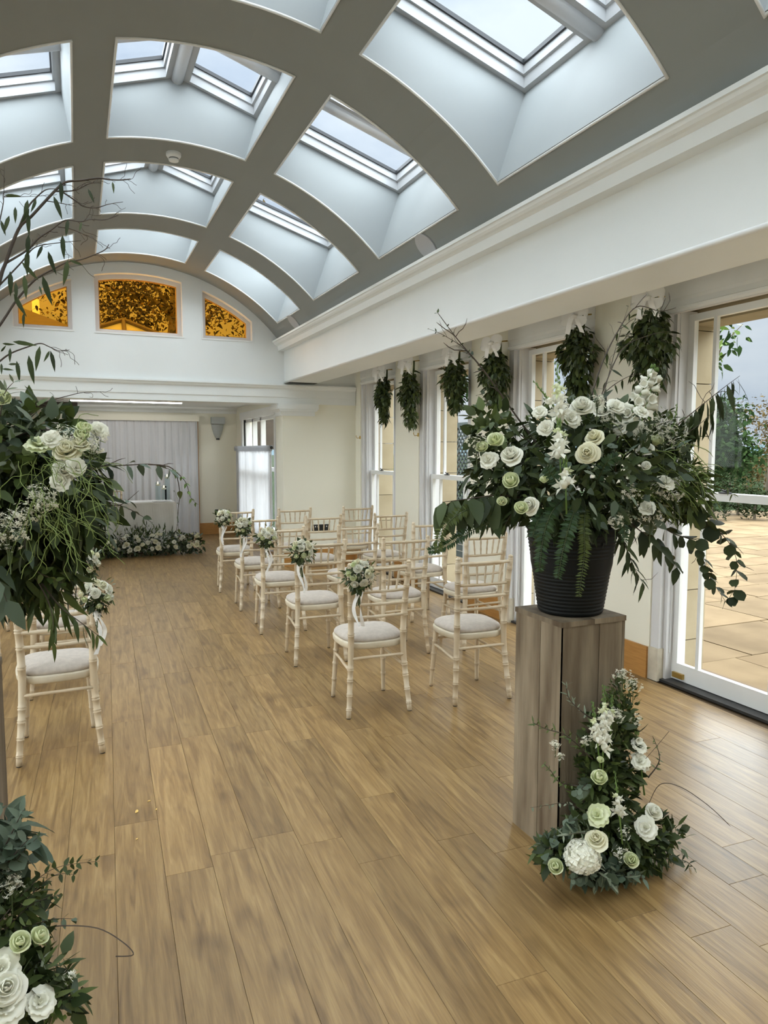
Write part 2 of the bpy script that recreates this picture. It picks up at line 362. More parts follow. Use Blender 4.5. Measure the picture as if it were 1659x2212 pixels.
for bi, (ya, yb) in enumerate(BAYS):
    ya = max(ya, YBACK-.25)
    if yb - ya < .4: continue
    for r in range(3):
        x0, x1 = ROWS[r]; t0, t1 = TOPX[r]; n = 10
        bx = xs_of(x0, x1, n); tx = xs_of(t0, t1, n)
        sh = MB()
        for y in (ya, yb):
            for i in range(n):
                sh.quad((bx[i],y,vz(bx[i])),(bx[i+1],y,vz(bx[i+1])),(tx[i+1],y,rz(tx[i+1])),(tx[i],y,rz(tx[i])))
        for b, t in ((x0,t0),(x1,t1)):
            sh.quad((b,ya,vz(b)),(b,yb,vz(b)),(t,yb,rz(t)),(t,ya,rz(t)))
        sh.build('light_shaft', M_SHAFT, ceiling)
        # bead round the opening
        e = .0075
        mo = MB()
        arc = [(x, vz(x)-.004) for x in xs_of(x0-.012, x1+.012, 12)]
        for y in (ya-.004, yb+.004):
            mo.tube([(x, y, z) for x, z in arc], e, 6)
        for x in (x0-.006, x1+.006):
            mo.tube([(x, ya, vz(x)-.004), (x, yb, vz(x)-.004)], e, 6)
        mo.build('coffer_bead', M_GLOSS, ceiling, smooth=True)
        # rooflights: frame, dark gasket, pane; a half-round rafter between the pair
        ym = (ya+yb)/2
        spans = [(t0, XC-.05), (XC+.05, t1)] if r == 1 else [(t0, t1)]
        halves = [(ya, ym-.05), (ym+.05, yb)] if yb-ya > 1.1 else [(ya, yb)]
        for (a, b) in spans:
            for (c, d) in halves:
                if d < -1.0: continue
                W = new_window()
                def bar(m, xa, xb, ca, cb, h0, h1):
                    vs = [(x, y, rz(x)+h) for h in (h0, h1) for x, y in ((xa,ca),(xb,ca),(xb,cb),(xa,cb))]
                    m.add(vs, [(0,3,2,1),(4,5,6,7),(0,1,5,4),(1,2,6,5),(2,3,7,6),(3,0,4,7)])
                for nm, mt, i0, i1, h0, h1 in (('frame', M_RFRAME, -.02, .035, -.015, .055), ('sash', M_RFRAME, .015, .05, .05, .105), ('gasket', M_GASKET, .045, .062, .10, .125)):
                    f = MB()
                    bar(f, a+i0, b-i0, c+i0, c+i1, h0, h1); bar(f, a+i0, b-i0, d-i1, d-i0, h0, h1)
                    bar(f, a+i0, a+i1, c+i1, d-i1, h0, h1); bar(f, b-i1, b-i0, c+i1, d-i1, h0, h1)
                    f.build(nm, mt, W)
                g = MB(); bar(g, a+.03, b-.03, c+.03, d-.03, .128, .134); g.build('pane', M_ROOFGLASS, W)
        rf = MB()
        if len(halves) == 2:
            for (a, b) in spans: rf.tube([(a-.02, ym, rz(a)-.005), (b+.02, ym, rz(b)-.005)], .05, 12)
        if r == 1: rf.tube([(XC, ya, ROOF0-.02), (XC, yb, ROOF0-.02)], .045, 12)
        if rf.v: rf.build('rafter', M_FRAME, ceiling, smooth=True)
        # capping between the rooflights so that daylight comes through the panes only
        cp = MB()
        for (yy0, yy1) in ([(ym-.05, ym+.05)] if len(halves) == 2 else []):
            for (a, b) in spans: cp.quad((a,yy0,rz(a)+.1),(b,yy0,rz(b)+.1),(b,yy1,rz(b)+.1),(a,yy1,rz(a)+.1))
        if r == 1: cp.box(XC-.05, XC+.05, ya, yb, ROOF0+.06, ROOF0+.12)
        if cp.v: cp.build('flashing', M_FRAME, ceiling)

# ---- beams, cornices
for k, sx in ((0, 1), (1, -1)):
    X = (lambda x: x) if sx > 0 else mx
    b = MB().box(X(XB0), X(XB1), YBACK, YE, ZB, 3.30)
    o = structure(b.build('trim_%d' % (1+k*2), M_WHITE))
    MB().tube([(X(XB0+.008), YBACK, ZB+.006), (X(XB0+.008), YE, ZB+.006)], .014, 8).build('bead', M_GLOSS, o, smooth=True)
    MB().box(X(XB0+.02), X(XB1-.01), YE-.14, YE-.002, ZB-.004, ZB+.001).build('dark_strip', M_DARK, o)  # thin dark strip on the beam underside at the end wall
    prof = [(X(2.60),2.895),(X(2.512),2.897),(X(2.500),2.955),(X(2.486),2.966),(X(2.470),2.972),(X(2.456),2.984),(X(2.448),3.000),(X(2.436),3.002),(X(2.434),3.024),(X(2.445),3.030),(X(2.60),3.032)]
    structure(MB().prism_y(prof, YBACK, YE-.002).build('trim_%d' % (2+k*2), M_WHITE))
    structure(MB().box(X(XB1-.02), X(XW+.3), YBACK, YE, 2.95, 3.05).build('ceiling_aisle_%s' % ('right' if sx > 0 else 'left'), M_WHITE))

# ---- end wall with opening and three arched lights
OPX0, OPX1, OPZ = mx(2.56), 2.56, 2.205
WINS = [(mx(2.166), mx(1.531)), (.263, 1.285), (1.531, 2.166)]
WZ0 = 3.004
def wtop(x): return vz(x) - .125
def top(x): return vz(x)+.06 if abs(x-XC) < 1.75 else 3.30
edges = sorted(set([mx(XW)-.3, mx(XW), OPX0, OPX1, XC-1.75, XC+1.75, XW, XW+.3] + [e for a, b in WINS for e in (a, b)]))
wall = MB(); T = .34
for a, b in zip(edges[:-1], edges[1:]):
    mid = (a+b)/2; n = max(1, int((b-a)/.08)); xs = xs_of(a, b, n)
    zlo = OPZ if OPX0 < mid < OPX1 else 0.0
    win = any(p < mid < q for p, q in WINS)
    spans = [(lambda x: zlo, lambda x: WZ0), (wtop, top)] if win else [(lambda x: zlo, top)]
    for lo, hi in spans:
        vs = []; m = len(xs)
        for y in (YE, YE+T):
            vs += [(x, y, lo(x)) for x in xs] + [(x, y, hi(x)) for x in xs]
        fs = []
        for i in range(n):
            fs += [(i, i+1, m+i+1, m+i), (2*m+i+1, 2*m+i, 3*m+i, 3*m+i+1), (i+1, i, 2*m+i, 2*m+i+1), (m+i, m+i+1, 3*m+i+1, 3*m+i)]
        fs += [(0, m, 3*m, 2*m), (m-1, 3*m-1, 4*m-1, 2*m-1)]
        wall.add(vs, fs)
wall_end = structure(wall.build('wall_end', M_WHITE))
# cream lower piers of the end wall
for a, b in ((OPX1, XW+.01), (mx(XW)-.01, OPX0)):
    MB().box(a-.001 if a == OPX1 else a, b if a == OPX1 else b+.001, YE-.004, YE+T+.002, .0, 2.21).build('cream_panel', M_CREAM, wall_end)
# entablature: two fascias and a cap moulding
pr = [(YE+.01,2.205),(YE-.022,2.205),(YE-.022,2.287),(YE-.030,2.290),(YE-.030,2.395),(YE-.046,2.410),(YE-.052,2.432),(YE-.062,2.440),(YE-.062,2.456),(YE+.01,2.462)]
trim = structure(MB().prism_x(pr, mx(XW)+.01, XW-.01).build('trim_5', M_WHITE))
for sx in (1, -1):
    X = (lambda x: x) if sx > 0 else mx
    c = MB(); c.box(X(2.485), X(3.05), YE-.075, YE+.30, 2.135, 2.206)
    c.prism_y([(X(2.49),2.135),(X(3.045),2.135),(X(3.022),2.105),(X(2.515),2.105)], YE-.066, YE+.29)
    c.box(X(2.53), X(3.005), YE-.035, YE+.28, 2.045, 2.106)
    structure(c.build('trim_%d' % (6 if sx > 0 else 7), M_WHITE))
# arched amber lights
for a, b in WINS:
    W = new_window(); n = 14; xs = xs_of(a, b, n); g = .0
    def ring(i0, i1, y0, y1, name, mt):
        """frame that follows the arched outline, between inset i0 and i1"""
        def outline(i):
            x = xs_of(a+i, b-i, n)
            return [(q, WZ0+i) for q in x] + [(q, wtop(q)-i) for q in reversed(x)]
        o, q = outline(i0), outline(i1); m = len(o); vs = [(x,y0,z) for x,z in o]+[(x,y0,z) for x,z in q]+[(x,y1,z) for x,z in o]+[(x,y1,z) for x,z in q]
        fs = []
        for i in range(m):
            j = (i+1) % m
            fs += [(i,j,m+j,m+i), (2*m+j,2*m+i,3*m+i,3*m+j), (m+i,m+j,3*m+j,3*m+i), (j,i,2*m+i,2*m+j)]
        MB().add(vs, fs).build(name, mt, W)
    ring(-.014, .004, YE-.008, YE+.03, 'bead', M_GLOSS)
    ring(.0, .052, YE+.10, YE+.19, 'frame', M_FRAME)
    ring(.052, .060, YE+.125, YE+.16, 'glazing_strip', M_OAK)
    x = xs_of(a+.03, b-.03, n)
    gl = MB()
    for i in range(n): gl.quad((x[i],YE+.15,WZ0+.03),(x[i+1],YE+.15,WZ0+.03),(x[i+1],YE+.15,wtop(x[i+1])-.03),(x[i],YE+.15,wtop(x[i])-.03))
    gl.build('pane', M_AMBER, W)

# ---- window wall(s)
OPENW = 1.17
FARS = [9.17, 7.35, 5.53, 3.71, 1.89, .07]
def window_wall(sx, name):
    X = (lambda x: x) if sx > 0 else mx
    piers = []; prev = YE+.02
    for yf in FARS: piers.append((yf, prev)); prev = yf-OPENW
    piers.append((YBACK, prev))
    m = MB()
    for a, b in piers: m.box(X(XW), X(XW+.24), a, b, 0, 2.97)
    for yf in FARS: m.box(X(XW+.03), X(XW+.24), yf-OPENW, yf, 2.52, 2.97)
    wallo = structure(m.build(name, M_CREAM))
    sk = MB()
    for a, b in piers: sk.box(X(XW-.018), X(XW), a+.005, b-.005, 0, .222)
    structure(sk.build('baseboard_right' if sx > 0 else 'baseboard_left', M_OAK))
    # outer stone in coursed blocks
    blocks = {}
    for pi, (a, b) in enumerate(piers):
        if sx < 0 or b < 2.2:
            MB().box(X(XW+.25), X(XW+.49), a-.02, b+.02, -.1, 3.0).build('stone_pier', M_STONE, wallo); continue
        z = -.12; k = 0
        while z < 2.42:
            h = .36 if z+.36 < 2.6 else 2.46-z
            key = (round(b-a, 3), round(h, 3))
            if key not in blocks:
                blocks[key] = MB().box(0, .24, 0, b-a+.04, .003, h-.003).data('stone_block', M_STONE)
            link('stone_block', blocks[key], wallo, Matrix.Translation((XW+.25, a-.02, z))); z += h; k += 1
    ln = MB().box(X(XW+.25), X(XW+.49), YBACK, YE+.35, 2.43, 3.05); ln.build('stone_lintel', M_STONE, wallo)
    for i, yf in enumerate(FARS):
        yn = yf-OPENW; W = new_window()
        c = MB()
        for y0, y1 in ((yf-.075, yf), (yn, yn+.075)):
            c.box(X(XW+.012), X(XW+.05), y0, y1, .222, 2.50)
        c.box(X(XW+.012), X(XW+.05), yn+.075, yf-.075, 2.475, 2.50)
        for y0, y1 in ((yf-.105, yf-.04), (yn+.04, yn+.105)):
            c.box(X(XW+.05), X(XW+.225), y0, y1, .0, 2.50)
            yc = (y0+y1)/2; c.box(X(XW+.075), X(XW+.09), y0-.006, y1+.006, .2, 2.48)
        c.build('casing', M_FRAME, W)
        pl = MB()
        for y0, y1 in ((yf-.085, yf+.004), (yn-.004, yn+.085)): pl.box(X(XW-.004), X(XW+.06), y0, y1, 0, .226)
        pl.build('plinth_block', M_PLINTH, W)
        hd = MB(); hd.box(X(XW-.004), X(XW+.05), yn-.002, yf+.002, 2.565, 2.95)
        hd.prism_y([(X(XW-.002),2.565),(X(XW+.04),2.565),(X(XW+.04),2.478),(X(XW+.012),2.478),(X(XW-.006),2.490),(X(XW-.010),2.505),(X(XW+.006),2.512),(X(XW+.006),2.545)], yn+.0, yf-.0)
        hd.build('head_board', M_GLOSS, W)
        sl = MB().box(X(XW+.02), X(XW+.12), yn+.04, yf-.04, .0, .018); sl.build('threshold_track', M_DARK, W)
        MB().box(X(XW+.12), X(XW+.26), yn+.04, yf-.04, .0, .05).build('sill', M_GLOSS, W)
        a, b = yn+.10, yf-.10
        for nm, dx, z0, z1, bot, tp in (('lower_sash', .105, .022, 1.312, .115, .05), ('upper_sash', .152, 1.262, 2.475, .05, .045)):
            s = MB(); x0, x1 = X(XW+dx), X(XW+dx+.036)
            s.box(x0, x1, a, a+.052, z0, z1); s.box(x0, x1, b-.052, b, z0, z1)
            s.box(x0, x1, a+.052, b-.052, z0, z0+bot); s.box(x0, x1, a+.052, b-.052, z1-tp, z1)
            so = s.build(nm, M_GLOSS, W)
            for q in (a+.215, b-.215):
                MB().box(X(XW+dx+.004), X(XW+dx+.032), q-.013, q+.013, z0+bot, z1-tp).build('glazing_bar', M_GLOSS, so)
            for p0, p1 in ((a+.05, a+.204), (a+.226, b-.226), (b-.204, b-.05)):
                MB().box(X(XW+dx+.016), X(XW+dx+.020), p0, p1, z0+bot-.003, z1-tp+.003).build('pane', M_GLASS, so)
        if sx > 0:
            ct = MB(); yc = (a+b)/2 + .10
            ct.box(XW+.095, XW+.12, yc-.04, yc+.04, 1.312, 1.322); ct.tube([(XW+.105, yc-.03, 1.325),(XW+.105, yc+.015, 1.33),(XW+.105, yc+.03, 1.345)], .006, 6)
            ct.tube([(XW+.105, yc-.02, 1.32),(XW+.105, yc-.02, 1.34)], .008, 6); ct.build('sash_catch', M_DARK, W)
            if i == 3: MB().box(XW+.085, XW+.106, b-.12, b-.03, .04, .075).build('floor_latch', M_BRASS, W)
    return wallo
window_wall(1, 'wall_right')
window_wall(-1, 'wall_left')
structure(MB().box(mx(XW)-.5, XW+.5, YBACK-.2, YBACK, -.1, 4.6).build('wall_back', M_CREAM))

# ---- recess beyond the end wall
XR0, XR1, YR, ZR = mx(2.82), 2.82, 13.6, 2.38
wy0, wy1, wz0, wz1 = 10.7, 12.95, .25, 2.16
rw = MB()
rw.box(XR1, XR1+.2, YE+T, wy0, 0, ZR+.1); rw.box(XR1, XR1+.2, wy1, YR, 0, ZR+.1); rw.box(XR1, XR1+.2, wy0, wy1, 0, wz0); rw.box(XR1, XR1+.2, wy0, wy1, wz1, ZR+.1)
structure(rw.build('wall_recess_right', M_CREAM))
structure(MB().box(XR0-.2, XR0, YE+T, YR, 0, ZR+.1).build('wall_recess_left', M_CREAM))
structure(MB().box(XR0-.2, XR1+.2, YR, YR+.2, 0, ZR+.1).build('wall_recess_back', M_CREAM))
structure(MB().box(XR0-.2, XR1+.2, YE+T, YR+.2, ZR, ZR+.12).build('ceiling_recess', M_WHITE))
bs = MB(); bs.box(2.10, XR1, YR-.02, YR, 0, .215); bs.box(XR1-.02, XR1, YE+T+.01, YR-.02, 0, .215); bs.box(OPX1, XW, YE-.022, YE-.004, 0, .215)
structure(bs.build('baseboard_end', M_OAK))
cv = MB(); cv.prism_x([(YR,2.27),(YR-.03,2.27),(YR-.045,2.31),(YR-.10,2.345),(YR-.11,2.38),(YR,2.38)], XR0, XR1)
structure(cv.build('trim_8', M_WHITE))
W = new_window()
f = MB()
for y0, y1 in ((wy0, wy0+.08), (wy1-.08, wy1), ((wy0+wy1)/2-.1, (wy0+wy1)/2-.04), ((wy0+wy1)/2+.5, (wy0+wy1)/2+.56)): f.box(XR1+.02, XR1+.1, y0, y1, wz0, wz1)
f.box(XR1+.02, XR1+.1, wy0, wy1, wz1-.08, wz1); f.box(XR1+.02, XR1+.1, wy0, wy1, wz0, wz0+.08); f.box(XR1+.02, XR1+.1, wy0, wy1, 1.25, 1.31)
f.build('frame', M_GLOSS, W)
f = MB(); f.box(XR1-.05, XR1+.02, wy0-.12, wy1+.12, wz1-.03, wz1+.10); f.box(XR1-.035, XR1+.02, wy0-.1, wy0, wz0, wz1); f.box(XR1-.035, XR1+.02, wy1, wy1+.1, wz0, wz1)
f.build('casing', M_GLOSS, W)
MB().box(XR1+.05, XR1+.055, wy0+.05, wy1-.05, wz0+.05, wz1-.05).build('pane', M_GLASS, W)

# ================================================================== OUTSIDE
ZT = -.14
ter = structure(MB().box(XW+.30, 17.5, -8, 15, ZT-.2, ZT-.012).build('floor_terrace', M_MORTAR))
R = random.Random(3); slabs = []
y = -2.0
while y < 14.5:
    d = R.choice((.56, .56, .84)); x = 3.95 + R.uniform(-.5, 0)
    while x < 17.3:
        L_ = R.choice((.56, .84, .84, 1.12))
        slabs.append((x, y, L_, d)); x += L_
    y += d
slabs.sort(key=lambda t: math.hypot(t[0]-4.5, t[1]-3.5) if t[0] > .9*t[1] else 60+t[0])
scache = {}; rest = MB()
for i, (x, y, L_, d) in enumerate(slabs):
    g = .008; src = MB().box(g, L_-g, g, d-g, -.03, 0)
    Mx = Matrix.Translation((x, y, ZT + R.uniform(-.003, .003)))
    if i < 260:
        if (L_, d) not in scache: scache[(L_, d)] = src.data('paving_slab', M_SLAB)
        link('paving_slab', scache[(L_, d)], ter, Mx)
    else: rest.put(src, Mx)
rest.build('far_slabs', M_SLAB, ter, kind='stuff')
M_BOUNCE = mat('bounce_gravel', (.58,.565,.53), (.50,.485,.455), .95, 30)
structure(MB().box(mx(XW)-9, mx(XW)-.30, -8, 15, ZT-.2, ZT).build('floor_bounce_ground', M_BOUNCE))  # unseen pale ground, added to bounce daylight through the left windows
M_GRASS = mat('grass_land', (.018,.030,.010), (.012,.020,.008), .95, .3, spec=.02)
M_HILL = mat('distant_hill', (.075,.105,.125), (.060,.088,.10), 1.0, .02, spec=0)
structure(MB().box(-60, 260, -120, 300, ZT-1.2, ZT-.25).build('ground', M_GRASS))
hl = MB(); n = 60
for i in range(n):
    a0 = -1.0 + 2.6*i/n; a1 = -1.0 + 2.6*(i+1)/n
    h = lambda a: 5 + 6*noise.noise(Vector((a*3.1, 2.2, 0))) + 3*noise.noise(Vector((a*9, .2, 1)))
    pts = []
    for a in (a0, a1):
        D = 420; pts.append((Vector((math.cos(a)*D, math.sin(a)*D, -2)), Vector((math.cos(a)*(D+60), math.sin(a)*(D+60), max(1.5, h(a))))))
    hl.quad(pts[0][0], pts[1][0], pts[1][1], pts[0][1])
tag(hl.build('distant_hills', M_HILL, smooth=True), 'blue-grey distant hills on the horizon beyond the hedge', 'hills')

# ---- leaves
def leaf_geo(length, width, shape='lance', fold=.12, curl=.15, n=4):
    m = MB(); vs = []
    for i in range(n+1):
        t = i/n
        if shape == 'lance': wd = (math.sin(PI*min(1, t**.75)))**.9
        elif shape == 'ovate': wd = math.sin(PI*t**.62)**.75
        else: wd = math.sqrt(max(0, 1-(2*t-1)**2))
        wd = max(wd, .06 if i == 0 else .0)*width/2
        z = -curl*length*t*t; y = length*t
        vs += [(-wd, y, z+fold*wd), (0, y, z), (wd, y, z+fold*wd)]
    fs = []
    for i in range(n):
        for k in range(2): fs.append((i*3+k, i*3+k+1, i*3+k+4, i*3+k+3))
    return m.add(vs, fs)
LG = {'lance': leaf_geo(.085, .017, 'lance', .2, .25), 'willow': leaf_geo(.10, .012, 'lance', .2, .3), 'ovate': leaf_geo(.055, .030, 'ovate', .15, .15), 'broad': leaf_geo(.095, .042, 'ovate', .18, .2),
      'round': leaf_geo(.042, .040, 'round', .1, .08), 'small': leaf_geo(.028, .013, 'ovate', .15, .15), 'olive': leaf_geo(.055, .012, 'lance', .15, .12), 'gum': leaf_geo(.105, .021, 'lance', .15, .22), 'pinna': leaf_geo(.024, .0075, 'ovate', .1, .15, 3), 'tiny': leaf_geo(.018, .008, 'ovate', .1, .1, 3)}
_lm = {}
def leaf_me(kind, m):
    k = (kind, m.name)
    if k not in _lm: _lm[k] = LG[kind].data('leaf', m, True)
    return _lm[k]

def stem_tube(pts, r0, r1, n=5):
    return MB().tube(pts, [r0+(r1-r0)*i/(len(pts)-1) for i in range(len(pts))], n)

def branch(parent, pts, kind, lm, gap=.03, size=1.0, droop=.3, start=.25, r=.003, name='branch', objs=True, pairs=True, spread=1.0, seed=0, stemmat=None, jit=.25, twigs=0):
    R = random.Random(seed*31+7); path = catmull(pts, 6)
    st = MB(); st.tube(path, [r*(1-.75*i/(len(path)-1)) for i in range(len(path))], 5)
    L = [0]
    for a, b in zip(path[:-1], path[1:]): L.append(L[-1]+(b-a).length)
    tot = L[-1]
    def pos(s):
        for i in range(len(path)-1):
            if L[i+1] >= s:
                t = (s-L[i])/max(1e-6, L[i+1]-L[i]); return path[i].lerp(path[i+1], t), (path[i+1]-path[i]).normalized()
        return path[-1], (path[-1]-path[-2]).normalized()
    for k in range(twigs):
        p, d = pos(tot*R.uniform(.35, .97)); q = [p]; dd = (d + Vector((R.uniform(-1,1), R.uniform(-1,1), R.uniform(-.3,.9)))*.9).normalized(); ln = R.uniform(.04, .13)
        for j in range(4):
            dd = (dd + Vector((R.uniform(-1,1), R.uniform(-1,1), R.uniform(-1,1)))*.45).normalized(); q.append(q[-1]+dd*ln/4)
        st.tube(q, [r*.4]*4+[r*.15], 4)
    B = st.build(name, stemmat or M_TWIG, parent, True)
    merged = MB(); s = tot*start; k = 0; phase = R.uniform(0, 6)
    while s < tot:
        p, d = pos(s); side = d.cross(Vector((0,0,1)))
        if side.length < .1: side = d.cross(Vector((1,0,0)))
        side.normalize(); up = side.cross(d)
        an = phase + k*(PI if not pairs else PI/2)*.98
        for sg in ((1, -1) if pairs else (1,)):
            o = (side*math.cos(an) + up*math.sin(an))*sg
            ld = (d*.55 + o*spread + Vector((0,0,-droop)) + Vector((R.uniform(-1,1), R.uniform(-1,1), R.uniform(-1,1)))*jit).normalized()
            M = place(p, frame_from(ld, (R.uniform(-.5,.5), R.uniform(-.5,.5)-.3, 1), R.uniform(-.6,.6)), size*R.uniform(.75, 1.2)*(1-.35*s/tot))
            if objs: link('leaf', leaf_me(kind, lm), B, M)
            else: merged.put(LG[kind], M)
        s += gap*R.uniform(.7, 1.3); k += 1
    if merged.v: merged.build('leaves', lm, B, True, kind='stuff')
    return B

def cloud(parent, c, rad, n, kinds, seed=1, droop=.25, name='foliage', shell=.35, size=1.0, n_obj=0, toward=None):
    """leaves filling an ellipsoid, pointing outward; the n_obj outermost ones on the open side are single pieces"""
    R = random.Random(seed); c = Vector(c); byk = {}; obj = 0
    items = []
    for i in range(n):
        d = Vector((R.gauss(0,1), R.gauss(0,1), R.gauss(0,1))).normalized(); q = shell + (1-shell)*R.random()**.6
        p = c + Vector((d.x*rad[0], d.y*rad[1], d.z*rad[2]))*q
        o = Vector((d.x/rad[0], d.y/rad[1], d.z/rad[2])).normalized()
        ld = (o + Vector((0,0,-droop)) + Vector((R.uniform(-1,1), R.uniform(-1,1), R.uniform(-1,1)))*.9).normalized()
        M = place(p, frame_from(ld, o + Vector((R.uniform(-.6,.6), R.uniform(-.6,.6), R.uniform(-.2,.8))), R.uniform(-.7,.7)), size*R.uniform(.7,1.25))
        items.append((q + (.9*d.dot(toward) if toward else 0), M, R.choice(kinds)))
    items.sort(key=lambda t: -t[0])
    for i, (_, M, (kind, lm)) in enumerate(items):
        if i < n_obj: link('leaf', leaf_me(kind, lm), parent, M)
        else: byk.setdefault(lm.name, (MB(), lm))[0].put(LG[kind], M)
    for k, (m, lm) in byk.items(): m.build(name, lm, parent, True, kind='stuff')

# ---- flowers
def petal_rows(rows, m, seed=1, ruffle=.0):
    """whorls of petals: (count, base radius, belly radius, lip radius, height, start, twist, lip roll)"""
    R = random.Random(seed)
    for cnt, rb, rm, rt, h, z0, tw, roll in rows:
        for k in range(cnt):
            a = 2*PI*k/cnt + tw + R.uniform(-.12,.12); sp = min(1.5*2*PI/cnt, 2.7); vs = []; nu, nv = 5, 4; hs = h*R.uniform(.84,1.08); off = R.uniform(-.0015,.0015); rt_ = rt*R.uniform(.82,1.22); tl = R.uniform(-.12,.12)
            for j in range(nv+1):
                v = j/nv; wv = math.sin(PI*(.30+.56*v))
                for i in range(nu+1):
                    u = i/nu*2-1; an = a + u*sp/2*wv
                    r = (1-v)**2*rb + 2*v*(1-v)*rm*1.25 + v*v*rt_ + off + .0016*u*u*(1-v) + ruffle*v*math.sin(u*5+k*2)
                    z = z0 + tl*u*h*v + hs*(math.sin(v*PI/2) - roll*max(0, v-.65)) - .12*hs*u*u*v + ruffle*v*math.cos(u*6+k)
                    vs.append((r*math.cos(an), r*math.sin(an), z))
            m.add(vs, [(j*(nu+1)+i, j*(nu+1)+i+1, (j+1)*(nu+1)+i+1, (j+1)*(nu+1)+i) for j in range(nv) for i in range(nu)])
    return m
ROSE = petal_rows([(2,.001,.006,.0025,.031,0,.2,0),(3,.002,.010,.006,.0325,0,.9,0),(3,.004,.014,.011,.032,-.001,1.9,.1),(4,.005,.019,.0185,.029,-.003,.3,.35),(5,.006,.023,.0265,.0235,-.005,1.1,.7),(5,.007,.026,.034,.0165,-.007,.4,1.0)], MB())
BUD = petal_rows([(2,.001,.006,.0025,.030,0,.2,0),(3,.002,.010,.006,.0305,0,.9,0),(3,.004,.014,.012,.029,-.002,1.9,.2),(4,.005,.017,.018,.024,-.004,.3,.5)], MB(), 2)
OPENF = petal_rows([(3,.001,.005,.004,.022,0,.1,0),(4,.002,.014,.016,.022,-.001,.5,.3),(5,.003,.022,.028,.018,-.003,.2,.6),(5,.004,.026,.036,.012,-.005,.8,.9)], MB(), 3, .0022)
_fm = {}
def flower_me(kind, m):
    g = {'rose': ROSE, 'bud': BUD, 'open': OPENF}[kind]; k = (kind, m.name)
    if k not in _fm: _fm[k] = g.data({'rose': 'rose', 'bud': 'rose_bud', 'open': 'open_bloom'}[kind], m, True)
    return _fm[k]
FN = {'rose': 'rose', 'bud': 'rose_bud', 'open': 'open_bloom'}
def flower(parent, kind, m, p, d, s=1.0, roll=0.0):
    z = Vector(d).normalized(); x = z.cross(Vector((.3,.2,1)))
    if x.length < .05: x = z.cross(Vector((1,0,0)))
    x.normalize(); y = z.cross(x); Rm = Matrix((x, y, z)).transposed() @ Matrix.Rotation(roll, 3, 'Z')
    return link(FN[kind], flower_me(kind, m), parent, place(p, Rm, s))
FLORET = MB()
for a, (rx, ln, up) in enumerate(((.010,.016,.7),(.010,.016,.2),(.009,.014,-.2),(.011,.018,-.6))):
    b = 2*PI*a/4
    FLORET.add([(0,0,0),(math.cos(b-.6)*rx*.8,.010+.3*ln,math.sin(b-.6)*rx*.8),(math.cos(b)*rx*1.5,.012+ln*.5,math.sin(b)*rx*1.5),(math.cos(b+.6)*rx*.8,.010+.3*ln,math.sin(b+.6)*rx*.8),(math.cos(b)*rx*.5,.016,math.sin(b)*rx*.5)],
               [(0,1,4),(0,4,3),(1,2,4),(4,2,3)])
FLORET.lathe([(.004,.0),(.0075,.006),(.008,.012),(.005,.016)], (0,.004,-.006), 6)
FL_ME = {}
BELL = MB(); BELL.lathe([(.002,0),(.008,.003),(.011,.010),(.0115,.018),(.014,.026),(.0185,.030),(.017,.031),(.012,.025),(.009,.012),(.003,.006)], n=10)
for i in range(len(BELL.v)):
    x, y, z = BELL.v[i]; a_ = math.atan2(y, x); BELL.v[i] = (x*(1+.10*math.cos(5*a_)*(z/.03)), z+.0035*math.cos(5*a_)*(z > .024), y)
BELL_ME = {}
def floret_me(m):
    if m.name not in FL_ME: FL_ME[m.name] = FLORET.data('floret', m, True)
    return FL_ME[m.name]
def snapdragon(parent, p0, p1, seed=0, s=1.0, bells=.65, m=None, name='snapdragon'):
    R = random.Random(seed); p0, p1 = Vector(p0), Vector(p1); d = (p1-p0); ln = d.length
    st = MB().tube([p0 - d.normalized()*.1, p0, p0.lerp(p1,.5), p1], [.0035,.003,.0025,.0012], 5)
    nb = 10
    for i in range(nb):
        t = bells + (1-bells)*i/nb; a = i*2.4; o = Vector((math.cos(a), math.sin(a), .4)); c = p0.lerp(p1, t)+o*.006*s
        st.lathe([(.001,-.005*s),(.0045*s*(1.3-t*.7),0),(.001,.008*s)], c, 5)
    S = st.build(name, L_FRESH, parent, True)
    bell = name == 'bellflower'; k = max(5, int(ln*bells/(.017 if bell else .0105)))
    if bell and 'b' not in BELL_ME: BELL_ME['b'] = BELL.data('bell', P_WHITE, True)
    for i in range(k):
        t = i/k*bells; a = i*2.399 + seed; side = Vector((math.cos(a), math.sin(a), .12))
        link('bell' if bell else 'floret', BELL_ME['b'] if bell else floret_me(m or (P_WHITE if t < bells*.75 else P_GREEN)), S, place(p0.lerp(p1, t), frame_from(side + Vector((0,0,R.uniform(-.35,.15))), (0,0,1)), s*((.92-.3*t) if bell else (1.75-.8*t/bells))))
    return S
